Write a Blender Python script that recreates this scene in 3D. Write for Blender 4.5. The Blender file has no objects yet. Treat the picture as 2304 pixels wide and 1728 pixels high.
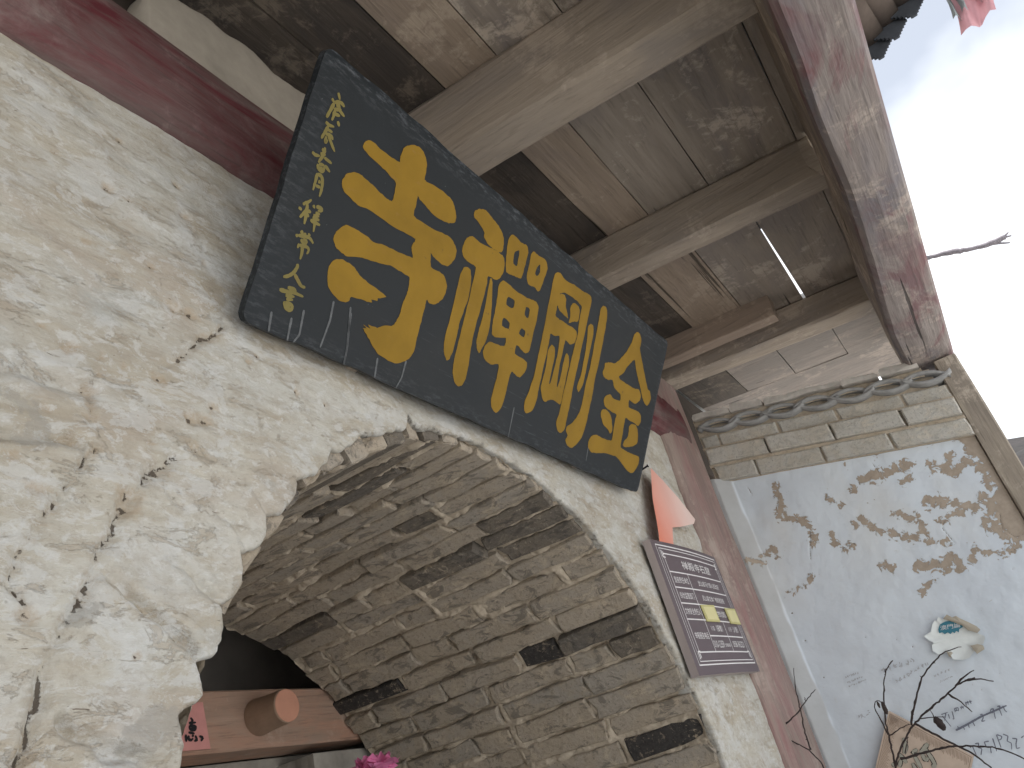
import bpy, bmesh, math, random
import numpy as np
from mathutils import Vector, Matrix

random.seed(7); RNG = np.random.default_rng(7)
scene = bpy.context.scene
COL = scene.collection

# ------------------------------------------------------------------ camera
# lengths below are written in units of the distance from the camera to the gate wall
S = 0.8                 # that distance in metres
EYE = 1.6               # eye height in metres
FPX = 1793.14           # focal length in pixels of a 2304 px wide picture
ROT = np.array([[0.5313769039, -0.8114862426, -0.2431638626],
                [0.2881581439, 0.4430704472, -0.8489131068],
                [0.7966200287, 0.3810231711, 0.4692737719]])
cam_d = bpy.data.cameras.new('camera')
cam = bpy.data.objects.new('camera', cam_d)
COL.objects.link(cam)
cam_d.sensor_width = 36.0
cam_d.lens = FPX / 2304 * 36.0
cam_d.clip_start = 0.02
cam_d.clip_end = 5000
mr, mu, mb = ROT[0], -ROT[1], -ROT[2]
cam.matrix_world = Matrix(((mr[0], mu[0], mb[0], 0), (mr[1], mu[1], mb[1], 0), (mr[2], mu[2], mb[2], EYE), (0, 0, 0, 1)))
scene.camera = cam
scene.render.resolution_x = 1024
scene.render.resolution_y = 768

# ------------------------------------------------------------------ light
SUN_EL, SUN_AZ = math.radians(66), math.radians(-16)     # azimuth from +Y towards +X: the sun stands behind the gatehouse
sun_dir = Vector((math.cos(SUN_EL) * math.sin(SUN_AZ), math.cos(SUN_EL) * math.cos(SUN_AZ), math.sin(SUN_EL)))
world = bpy.data.worlds.new('World'); scene.world = world
world.use_nodes = True
wn, wl = world.node_tree.nodes, world.node_tree.links
wn.clear()
sky = wn.new('ShaderNodeTexSky'); sky.sky_type = 'NISHITA'; sky.sun_disc = False
sky.sun_elevation = SUN_EL; sky.sun_rotation = SUN_AZ
sky.air_density = 1.0; sky.dust_density = 2.5
tc = wn.new('ShaderNodeTexCoord')
sep = wn.new('ShaderNodeSeparateXYZ'); wl.new(tc.outputs['Generated'], sep.inputs[0])
zz = wn.new('ShaderNodeMath'); zz.operation = 'MAXIMUM'; zz.inputs[1].default_value = 0.05; wl.new(sep.outputs['Z'], zz.inputs[0])
za = wn.new('ShaderNodeMath'); za.operation = 'ADD'; za.inputs[1].default_value = 0.25; wl.new(zz.outputs[0], za.inputs[0])
cdiv = wn.new('ShaderNodeVectorMath'); cdiv.operation = 'DIVIDE'
cmb = wn.new('ShaderNodeCombineXYZ')
for k in range(3): wl.new(za.outputs[0], cmb.inputs[k])
wl.new(tc.outputs['Generated'], cdiv.inputs[0]); wl.new(cmb.outputs[0], cdiv.inputs[1])
cno = wn.new('ShaderNodeTexNoise'); cno.inputs['Scale'].default_value = 1.05; cno.inputs['Detail'].default_value = 6
cno.inputs['Roughness'].default_value = 0.52
cmap = wn.new('ShaderNodeMapping'); cmap.inputs['Location'].default_value = (0.35, 0.1, 0.0)
wl.new(cdiv.outputs[0], cmap.inputs[0]); wl.new(cmap.outputs[0], cno.inputs['Vector'])
crmp = wn.new('ShaderNodeValToRGB'); crmp.color_ramp.elements[0].position = 0.44; crmp.color_ramp.elements[1].position = 0.60
crmp.color_ramp.elements[0].color = (0.36, 0.36, 0.36, 1)
wl.new(cno.outputs['Fac'], crmp.inputs[0])
cmix = wn.new('ShaderNodeMix'); cmix.data_type = 'RGBA'
wl.new(crmp.outputs['Color'], cmix.inputs['Factor']); wl.new(sky.outputs[0], cmix.inputs['A'])
cmix.inputs['B'].default_value = (11.0, 11.3, 11.6, 1)
bg = wn.new('ShaderNodeBackground'); bg.inputs['Strength'].default_value = 0.075
wl.new(cmix.outputs['Result'], bg.inputs['Color'])
wo = wn.new('ShaderNodeOutputWorld'); wl.new(bg.outputs[0], wo.inputs['Surface'])

sun_d = bpy.data.lights.new('sun', 'SUN'); sun_d.energy = 5.0; sun_d.angle = math.radians(0.5); sun_d.color = (1, 0.97, 0.93)
sun = bpy.data.objects.new('sun', sun_d); COL.objects.link(sun)
sun.rotation_euler = sun_dir.to_track_quat('Z', 'Y').to_euler()
sun.location = (0, 0, 30)

vs = scene.view_settings
vs.view_transform = 'Standard'; vs.look = 'None'; vs.gamma = 1.0; vs.use_curve_mapping = False
vs.exposure = 0.98

# ------------------------------------------------------------------ helpers
PP = np.array([1152.0, 864.0])
def ray(p):
    return ROT.T @ np.array([p[0] - PP[0], p[1] - PP[1], FPX])
def onY(p, y):
    r = ray(p); return r * y / r[1]
def onX(p, x):
    r = ray(p); return r * x / r[0]
def onP(p, q, n):
    r = ray(p); return r * (np.dot(q, n) / np.dot(r, n))
def DS(p):                       # pixel read off the picture shown 2212 px wide
    return (p[0] * 1.041591, p[1] * 1.041591)
def ZM(x0, y0, k):               # pixel read off an enlargement
    return lambda p: (x0 + p[0] * k, y0 + p[1] * k)

WLOC = {}
def W(v):
    v = np.asarray(v, float)
    o = v * S
    o[..., 2] += EYE
    return o
def empty(name, loc, label=None, cat=None, group=None, kind=None):
    o = bpy.data.objects.new(name, None); COL.objects.link(o)
    l = W(loc); o.location = l; o.empty_display_size = 0.1
    WLOC[o] = l
    tag(o, label, cat, group, kind)
    return o
def tag(o, label=None, cat=None, group=None, kind=None):
    if label: o['label'] = label
    if cat: o['category'] = cat
    if group: o['group'] = group
    if kind: o['kind'] = kind
    return o
def mk(name, verts, faces, mat, parent=None, smooth=False, attrs=None, base=None, world_units=False):
    v = np.asarray(verts, float)
    v = v.copy() if world_units else W(v)
    if parent is not None: loc = WLOC[parent]
    elif base is not None: loc = W(base)
    else: loc = np.zeros(3)
    v = v - loc
    me = bpy.data.meshes.new(name)
    me.from_pydata(v.tolist(), [], faces if isinstance(faces, list) else faces.tolist())
    if smooth: me.polygons.foreach_set('use_smooth', [True] * len(me.polygons))
    if attrs:
        for k, a in attrs.items():
            at = me.attributes.new(k, 'FLOAT', 'POINT'); at.data.foreach_set('value', np.asarray(a, np.float32).ravel())
    if mat: me.materials.append(mat)
    me.update()
    o = bpy.data.objects.new(name, me); COL.objects.link(o)
    if parent is not None: o.parent = parent
    else: o.location = loc
    WLOC[o] = np.array(loc)
    return o
def grid_faces(nr, nc):
    i = np.arange(nr - 1)[:, None] * nc + np.arange(nc - 1)[None]
    return np.stack([i, i + 1, i + nc + 1, i + nc], -1).reshape(-1, 4)

# vectorised value noise
_perm = RNG.permutation(512); _perm = np.concatenate([_perm, _perm, _perm])
_val = RNG.random(512) * 2 - 1
def vnoise(x, y, z=0.0):
    x, y, z = np.broadcast_arrays(np.asarray(x, float), np.asarray(y, float), np.asarray(z, float))
    xi, yi, zi = np.floor(x).astype(int), np.floor(y).astype(int), np.floor(z).astype(int)
    fx, fy, fz = x - xi, y - yi, z - zi
    sm = lambda t: t * t * t * (t * (t * 6 - 15) + 10)
    u, v, w = sm(fx), sm(fy), sm(fz)
    def h(a, b, c): return _val[_perm[_perm[_perm[a & 511] + (b & 511)] + (c & 511)] % 512]
    L = lambda a, b, t: a + (b - a) * t
    return L(L(L(h(xi, yi, zi), h(xi + 1, yi, zi), u), L(h(xi, yi + 1, zi), h(xi + 1, yi + 1, zi), u), v),
             L(L(h(xi, yi, zi + 1), h(xi + 1, yi, zi + 1), u), L(h(xi, yi + 1, zi + 1), h(xi + 1, yi + 1, zi + 1), u), v), w)
def fbm(x, y, z=0.0, o=4, g=0.5):
    a, s, t = 1.0, 0.0, 0.0
    x, y, z = np.asarray(x, float), np.asarray(y, float), np.asarray(z, float)
    for k in range(o):
        s = s + a * vnoise(x + 17.3 * k, y + 9.1 * k, z + 3.7 * k); t += a
        x, y, z = x * 2.03, y * 2.03, z * 2.03; a *= g
    return s / t
def seg_dist(X, Y, pl):
    d = np.full(X.shape, 1e9)
    for (a, b) in zip(pl[:-1], pl[1:]):
        ax, ay = a; bx, by = b
        l2 = (bx - ax) ** 2 + (by - ay) ** 2 + 1e-12
        t = np.clip(((X - ax) * (bx - ax) + (Y - ay) * (by - ay)) / l2, 0, 1)
        d = np.minimum(d, np.hypot(X - ax - t * (bx - ax), Y - ay - t * (by - ay)))
    return d

# ------------------------------------------------------------------ materials
def new_mat(name):
    m = bpy.data.materials.new(name); m.use_nodes = True
    n = m.node_tree.nodes; n.clear()
    out = n.new('ShaderNodeOutputMaterial'); b = n.new('ShaderNodeBsdfPrincipled')
    m.node_tree.links.new(b.outputs[0], out.inputs[0])
    b.inputs['Roughness'].default_value = 0.85
    b.inputs['Specular IOR Level'].default_value = 0.25
    return m, n, m.node_tree.links, b
class NB:
    """small node builder"""
    def __init__(s, name):
        s.m, s.n, s.l, s.b = new_mat(name)
        g = s.n.new('ShaderNodeNewGeometry'); s.pos = g.outputs['Position']
    def mapv(s, scale=(1, 1, 1), rot=(0, 0, 0), loc=(0, 0, 0), src=None):
        q = s.n.new('ShaderNodeMapping'); q.inputs['Scale'].default_value = scale
        q.inputs['Rotation'].default_value = rot; q.inputs['Location'].default_value = loc
        s.l.new(src or s.pos, q.inputs[0]); return q.outputs[0]
    def noise(s, sc, det=5, rough=0.55, vec=None, dist=0.0):
        q = s.n.new('ShaderNodeTexNoise'); q.inputs['Scale'].default_value = sc; q.inputs['Detail'].default_value = det
        q.inputs['Roughness'].default_value = rough; q.inputs['Distortion'].default_value = dist
        s.l.new(vec or s.pos, q.inputs['Vector']); return q.outputs['Fac']
    def voro(s, sc, vec=None, feat='F1', out='Distance'):
        q = s.n.new('ShaderNodeTexVoronoi'); q.feature = feat; q.inputs['Scale'].default_value = sc
        s.l.new(vec or s.pos, q.inputs['Vector']); return q.outputs[out]
    def ramp(s, fac, a, b, ca=(0, 0, 0, 1), cb=(1, 1, 1, 1)):
        q = s.n.new('ShaderNodeValToRGB'); e = q.color_ramp.elements
        e[0].position = a; e[1].position = b; e[0].color = ca; e[1].color = cb
        s.l.new(fac, q.inputs[0]); return q.outputs[0]
    def mix(s, fac, a, b, mode='MIX'):
        q = s.n.new('ShaderNodeMix'); q.data_type = 'RGBA'; q.blend_type = mode
        for sock, v in (('Factor', fac), ('A', a), ('B', b)):
            if isinstance(v, (int, float)): q.inputs[sock].default_value = v
            elif isinstance(v, tuple): q.inputs[sock].default_value = (*v[:3], 1)
            else: s.l.new(v, q.inputs[sock])
        return q.outputs['Result']
    def math(s, op, a, b=0.0):
        q = s.n.new('ShaderNodeMath'); q.operation = op
        for i, v in enumerate((a, b)):
            if isinstance(v, (int, float)): q.inputs[i].default_value = v
            else: s.l.new(v, q.inputs[i])
        return q.outputs[0]
    def attr(s, name):
        q = s.n.new('ShaderNodeAttribute'); q.attribute_name = name; return q.outputs['Fac']
    def rnd(s):
        q = s.n.new('ShaderNodeObjectInfo'); return q.outputs['Random']
    def color(s, c):
        if isinstance(c, tuple): s.b.inputs['Base Color'].default_value = (*c[:3], 1)
        else: s.l.new(c, s.b.inputs['Base Color'])
    def bump(s, h, strength=0.5, dist=0.004):
        q = s.n.new('ShaderNodeBump'); q.inputs['Strength'].default_value = strength; q.inputs['Distance'].default_value = dist
        s.l.new(h, q.inputs['Height']); s.l.new(q.outputs[0], s.b.inputs['Normal'])
    def rough(s, v):
        if isinstance(v, (int, float)): s.b.inputs['Roughness'].default_value = v
        else: s.l.new(v, s.b.inputs['Roughness'])

def mat_plaster():
    k = NB('plaster')
    streak = k.mapv((2.0, 1, 8.0), rot=(0, math.radians(-3), 0))
    n1 = k.noise(2.0, 8, 0.66, streak, 0.7)
    n1b = k.noise(5.0, 8, 0.7, k.mapv((1.2, 1, 9.0), rot=(0, math.radians(-5), 0), loc=(2, 0, 4)), 0.5)
    n2 = k.noise(5.5, 8, 0.66, None, 0.8)
    n3 = k.noise(26, 7, 0.7)
    n4 = k.noise(3.1, 7, 0.66, k.mapv((1, 1, 1.5), loc=(5, 2, 1)), 0.6)
    fine = k.noise(130, 5, 0.72)
    mid = k.noise(58, 7, 0.74, k.mapv((0.7, 1, 1.4), rot=(0, math.radians(-12), 0)), 0.4)
    c = k.mix(k.ramp(n1, 0.40, 0.64), (0.495, 0.485, 0.445), (0.39, 0.345, 0.275))
    c = k.mix(k.math('MULTIPLY', k.ramp(n1b, 0.54, 0.66), 0.55), c, (0.355, 0.305, 0.235))
    c = k.mix(k.ramp(n2, 0.50, 0.64), c, (0.525, 0.525, 0.51))
    c = k.mix(k.math('MULTIPLY', k.ramp(k.noise(1.3, 5, 0.6, k.mapv((1, 1, 1), loc=(6.1, 0, 1.4)), 0.5), 0.45, 0.65), 0.5), c, (0.54, 0.49, 0.395))
    c = k.mix(k.math('MULTIPLY', k.ramp(n4, 0.56, 0.66), 0.5), c, (0.40, 0.34, 0.28))
    n5 = k.noise(4.3, 8, 0.72, k.mapv((1, 1, 1.8), loc=(1, 7, 3)), 0.5)
    c = k.mix(k.math('MULTIPLY', k.ramp(n5, 0.60, 0.68), 0.55), c, (0.38, 0.385, 0.37))
    c = k.mix(k.math('MULTIPLY', k.ramp(n3, 0.52, 0.66), 0.42), c, (0.345, 0.295, 0.23))
    c = k.mix(k.math('MULTIPLY', k.ramp(mid, 0.50, 0.60), 0.38), c, (0.35, 0.31, 0.255))
    c = k.mix(k.math('MULTIPLY', k.ramp(k.noise(44, 7, 0.74, k.mapv((0.8, 1, 1.3), loc=(9, 3, 5)), 0.5), 0.53, 0.61), 0.55), c, (0.60, 0.60, 0.585))
    c = k.mix(k.math('MULTIPLY', k.ramp(fine, 0.58, 0.68), 0.35), c, (0.31, 0.265, 0.21))
    # thin limewash flakes with crisp edges
    fk1 = k.noise(11, 8, 0.74, k.mapv((0.8, 1, 1.5), rot=(0, math.radians(-15), 0), loc=(3, 8, 1)), 0.5)
    c = k.mix(k.math('MULTIPLY', k.ramp(fk1, 0.545, 0.560), 0.5), c, (0.55, 0.55, 0.535))
    fk2 = k.noise(15, 8, 0.76, k.mapv((0.7, 1, 1.6), rot=(0, math.radians(-10), 0), loc=(7, 2, 6)), 0.5)
    fk2m = k.ramp(fk2, 0.575, 0.59)
    c = k.mix(k.math('MULTIPLY', fk2m, 0.5), c, (0.37, 0.315, 0.245))
    # scratches and pinholes with crisp edges
    ms = k.noise(34, 3, 0.5, k.mapv((1, 1, 2.6), rot=(0, math.radians(25), 0), loc=(4, 1, 2)), 1.2)
    sc = k.ramp(ms, 0.745, 0.765)
    c = k.mix(k.math('MULTIPLY', sc, 0.75), c, (0.17, 0.13, 0.095))
    wn_ = k.math('MULTIPLY', k.math('SUBTRACT', k.noise(85, 6, 0.72), 0.5), 1.5)
    mudm = k.ramp(k.math('ADD', k.attr('mud'), wn_), 0.30, 0.72)
    c = k.mix(k.math('MULTIPLY', mudm, 0.55), c, (0.38, 0.29, 0.195))
    dm = k.ramp(k.math('ADD', k.attr('dirt'), wn_), 0.44, 0.54)
    c = k.mix(k.math('MULTIPLY', dm, 0.9), c, (0.095, 0.075, 0.058))
    gm = k.ramp(k.math('ADD', k.attr('worn'), k.math('ADD', wn_, k.math('MULTIPLY', k.math('SUBTRACT', n3, 0.5), 1.6))), 0.40, 0.60)
    c = k.mix(k.math('MULTIPLY', gm, 0.5), c, (0.30, 0.285, 0.255))
    k.color(c); k.rough(0.93)
    hgt = k.math('ADD', k.math('ADD', k.math('MULTIPLY', n3, 0.55), k.math('MULTIPLY', mid, 0.6)), k.math('ADD', k.math('MULTIPLY', fine, 0.3), k.math('MULTIPLY', n1b, 0.9)))
    hgt = k.math('SUBTRACT', hgt, k.math('MULTIPLY', dm, 0.8))
    hgt = k.math('SUBTRACT', hgt, k.math('MULTIPLY', sc, 0.4))
    hgt = k.math('SUBTRACT', hgt, k.math('MULTIPLY', fk2m, 0.25))
    k.bump(hgt, 0.7, 0.006)
    return k.m
def mat_mud():
    k = NB('mud_mortar')
    n = k.noise(14, 6, 0.6); n2 = k.noise(60, 5, 0.65)
    c = k.mix(k.ramp(n, 0.35, 0.7), (0.53, 0.455, 0.36), (0.42, 0.355, 0.275))
    c = k.mix(k.math('MULTIPLY', k.ramp(n2, 0.52, 0.72), 0.45), c, (0.14, 0.105, 0.08))
    k.color(c); k.bump(k.math('ADD', n, n2), 0.8, 0.006); return k.m
def mat_brick(name, ca, cb, dark=0.0, soot=0.7, mudc=(0.39, 0.325, 0.245)):
    k = NB(name)
    r = k.rnd()
    n = k.noise(10, 7, 0.66, None, 0.6); n2 = k.noise(85, 6, 0.72); n3 = k.noise(28, 7, 0.7, k.mapv((1, 0.55, 1)), 0.8)
    c = k.mix(r, ca, cb)
    c = k.mix(k.math('MULTIPLY', k.ramp(n, 0.46, 0.56), 0.55), c, mudc)
    c = k.mix(k.math('MULTIPLY', k.ramp(k.noise(17, 8, 0.75, k.mapv((1, 0.6, 1), loc=(4, 2, 7)), 0.7), 0.545, 0.60), 0.6), c, tuple(min(1, x * 1.3) for x in mudc))
    c = k.mix(k.math('MULTIPLY', k.ramp(n3, 0.545, 0.60), soot), c, tuple(x * 0.42 for x in cb))
    c = k.mix(k.math('MULTIPLY', k.ramp(n2, 0.52, 0.60), 0.45), c, tuple(x * 0.55 for x in ca))
    c = k.mix(k.math('MULTIPLY', k.ramp(k.noise(150, 4, 0.65), 0.61, 0.68), 0.7), c, tuple(x * 0.3 for x in cb))
    if dark:
        fl = k.math('MAXIMUM', k.ramp(k.noise(150, 5, 0.7, k.mapv((1, 0.7, 1)), 0.5), 0.615, 0.65), k.ramp(k.noise(30, 8, 0.78, None, 0.6), 0.575, 0.60))
        c = k.mix(k.math('MULTIPLY', k.math('SUBTRACT', 1.0, fl), dark), c, k.mix(k.ramp(n2, 0.4, 0.65), (0.062, 0.057, 0.054), (0.038, 0.035, 0.034)))
    k.color(c); k.rough(0.93)
    k.bump(k.math('ADD', k.math('MULTIPLY', n2, 0.55), k.math('ADD', n3, k.math('MULTIPLY', n, 0.7))), 1.0, 0.006)
    return k.m
def mat_wood(name, axis, base, dust, stain, paint=None, paint_amt=(0.45, 0.6), red2=None):
    k = NB(name)
    sc = [16, 16, 16]; sc[axis] = 1.1
    sl = [5, 5, 5]; sl[axis] = 1.6
    g = k.noise(1.6, 6, 0.65, k.mapv(tuple(sc)), 0.25)
    gf = k.noise(7, 4, 0.6, k.mapv(tuple(sc)))
    p = k.noise(1.1, 6, 0.62, k.mapv(tuple(sl), loc=(3, 1, 2)), 0.7)
    q = k.noise(4.2, 6, 0.68, None, 0.5)
    rv = k.rnd()
    c = k.mix(k.ramp(g, 0.3, 0.7), base, tuple(x * 0.62 for x in base))
    c = k.mix(k.math('MULTIPLY', k.ramp(p, 0.46, 0.60), 0.9), c, stain)
    spk = k.noise(30, 6, 0.75, k.mapv((1, 1, 1)), 0.6)
    qq = k.math('ADD', k.math('MULTIPLY', q, 0.65), k.math('MULTIPLY', spk, 0.35))
    c = k.mix(k.math('MULTIPLY', k.ramp(qq, 0.525, 0.59), 0.8), c, dust)
    c = k.mix(k.math('MULTIPLY', rv, 0.45), c, tuple(x * 0.6 for x in base))
    if paint:
        pm = k.ramp(k.noise(1.5, 7, 0.68, k.mapv(tuple(sl), loc=(8, 4, 6)), 1.1), *paint_amt)
        pc = k.mix(k.ramp(k.noise(5, 5, 0.6), 0.35, 0.7), paint, red2 or paint)
        pc = k.mix(k.math('MULTIPLY', k.ramp(g, 0.5, 0.75), 0.5), pc, dust)
        c = k.mix(pm, c, pc)
    c = k.mix(k.math('MULTIPLY', k.ramp(gf, 0.56, 0.68), 0.5), c, tuple(x * 0.4 for x in base))
    s2 = [30, 30, 30]; s2[axis] = 0.55
    split = k.ramp(k.noise(1.0, 3, 0.5, k.mapv(tuple(s2), loc=(1, 5, 3)), 0.15), 0.705, 0.725)
    c = k.mix(k.math('MULTIPLY', split, 0.85), c, tuple(x * 0.16 for x in base))
    k.color(c); k.rough(0.85)
    k.bump(k.math('SUBTRACT', k.math('ADD', k.math('MULTIPLY', g, 1.0), k.math('MULTIPLY', gf, 0.6)), split), 0.8, 0.005)
    return k.m
def mat_flat(name, col, rough=0.7, spec=0.3, nz=0.15, sc=30, bump=0.2, metal=0.0):
    k = NB(name)
    n = k.noise(sc, 5, 0.6)
    k.color(k.mix(k.ramp(n, 0.3, 0.75), tuple(x * (1 + nz) for x in col), tuple(x * (1 - nz) for x in col)))
    k.rough(rough); k.b.inputs['Specular IOR Level'].default_value = spec; k.b.inputs['Metallic'].default_value = metal
    if bump: k.bump(n, bump, 0.003)
    return k.m
def mat_board():
    k = NB('black_lacquer')
    t = k.n.new('ShaderNodeTexCoord').outputs['Object']
    n = k.noise(6, 6, 0.65, None, 0.3)
    fine = k.noise(120, 4, 0.7)
    grain = k.noise(5, 6, 0.7, k.mapv((1.2, 30, 30)))
    c = k.mix(k.ramp(n, 0.35, 0.7), (0.0095, 0.0125, 0.015), (0.018, 0.022, 0.026))
    dust = k.math('MULTIPLY', k.ramp(grain, 0.60, 0.76), k.ramp(k.noise(3.2, 5, 0.6), 0.5, 0.68))
    c = k.mix(k.math('MULTIPLY', dust, 0.75), c, (0.17, 0.18, 0.20))
    c = k.mix(k.math('MULTIPLY', k.ramp(fine, 0.70, 0.76), 0.5), c, (0.22, 0.23, 0.24))
    c = k.mix(k.math('MULTIPLY', k.attr('edge'), k.ramp(k.noise(34, 7, 0.75, k.mapv((1, 4, 4))), 0.50, 0.66)), c, (0.17, 0.18, 0.20))
    k.color(c); k.rough(k.ramp(n, 0.3, 0.7, (0.42,) * 3 + (1,), (0.62,) * 3 + (1,)))
    k.b.inputs['Specular IOR Level'].default_value = 0.22
    k.bump(k.math('ADD', grain, n), 0.25, 0.001)
    return k.m
def mat_gold(name='ochre_paint', c0=(0.265, 0.155, 0.017)):
    k = NB(name)
    n = k.noise(9, 5, 0.6); st = k.noise(14, 5, 0.7, k.mapv((2, 10, 10)))
    c = k.mix(k.ramp(n, 0.35, 0.7), c0, tuple(x * 0.8 for x in c0))
    c = k.mix(k.math('MULTIPLY', k.ramp(st, 0.60, 0.72), 0.45), c, (0.27, 0.155, 0.06))
    c = k.mix(k.math('MULTIPLY', k.ramp(k.noise(34, 6, 0.7), 0.665, 0.70), 0.8), c, (0.07, 0.045, 0.035))
    k.color(c); k.rough(0.6); k.b.inputs['Specular IOR Level'].default_value = 0.15
    k.bump(st, 0.25, 0.002); return k.m
def mat_limewash():
    k = NB('limewash')
    n = k.noise(3.5, 6, 0.6); f = k.noise(45, 5, 0.65)
    c = k.mix(k.ramp(n, 0.35, 0.7), (0.66, 0.715, 0.765), (0.59, 0.64, 0.695))
    c = k.mix(k.math('MULTIPLY', k.ramp(f, 0.58, 0.75), 0.2), c, (0.58, 0.56, 0.53))
    ms = k.noise(42, 3, 0.5, k.mapv((1, 1, 2.2), loc=(4, 1, 2)), 1.2)
    c = k.mix(k.math('MULTIPLY', k.ramp(ms, 0.735, 0.755), 0.6), c, (0.36, 0.30, 0.25))
    c = k.mix(k.attr('stain'), c, (0.60, 0.54, 0.43))
    c = k.mix(k.attr('cement'), c, k.mix(k.ramp(n, 0.4, 0.65), (0.46, 0.465, 0.465), (0.38, 0.375, 0.365)))
    mud = k.mix(k.ramp(k.noise(40, 6, 0.65), 0.3, 0.7), (0.44, 0.37, 0.30), (0.33, 0.275, 0.22))
    w1 = k.math('MULTIPLY', k.math('SUBTRACT', k.noise(34, 6, 0.66, None, 0.9), 0.5), 3.0)
    w2 = k.math('MULTIPLY', k.math('SUBTRACT', k.noise(60, 5, 0.68), 0.5), 0.9)
    pm = k.ramp(k.math('ADD', k.attr('peel'), k.math('ADD', w1, w2)), 0.49, 0.53)
    rim = k.math('MULTIPLY', k.ramp(k.math('ADD', k.attr('peel'), k.math('ADD', w1, w2)), 0.44, 0.49), k.math('SUBTRACT', 1.0, pm))
    c = k.mix(k.math('MULTIPLY', rim, 0.4), c, (0.45, 0.42, 0.38))
    c = k.mix(pm, c, mud)
    c = k.mix(k.ramp(k.math('ADD', k.attr('dirt'), k.math('MULTIPLY', w2, 0.9)), 0.42, 0.55), c, (0.17, 0.145, 0.12))
    k.color(c); k.rough(0.9)
    k.bump(k.math('SUBTRACT', k.math('ADD', k.math('MULTIPLY', f, 0.3), k.math('MULTIPLY', n, 0.6)), k.math('MULTIPLY', pm, 0.9)), 0.7, 0.005); return k.m
def mat_cloth(name, col, tr=0.35):
    k = NB(name)
    n = k.noise(12, 4, 0.5)
    c = k.mix(k.ramp(n, 0.3, 0.75), col, tuple(min(1, x * 1.25 + 0.03) for x in col))
    k.color(c); k.rough(0.9)
    t = k.n.new('ShaderNodeBsdfTranslucent'); k.l.new(c, t.inputs[0])
    mx = k.n.new('ShaderNodeMixShader'); mx.inputs[0].default_value = tr
    out = [q for q in k.n if q.type == 'OUTPUT_MATERIAL'][0]
    k.l.new(k.b.outputs[0], mx.inputs[1]); k.l.new(t.outputs[0], mx.inputs[2]); k.l.new(mx.outputs[0], out.inputs[0])
    return k.m

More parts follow.
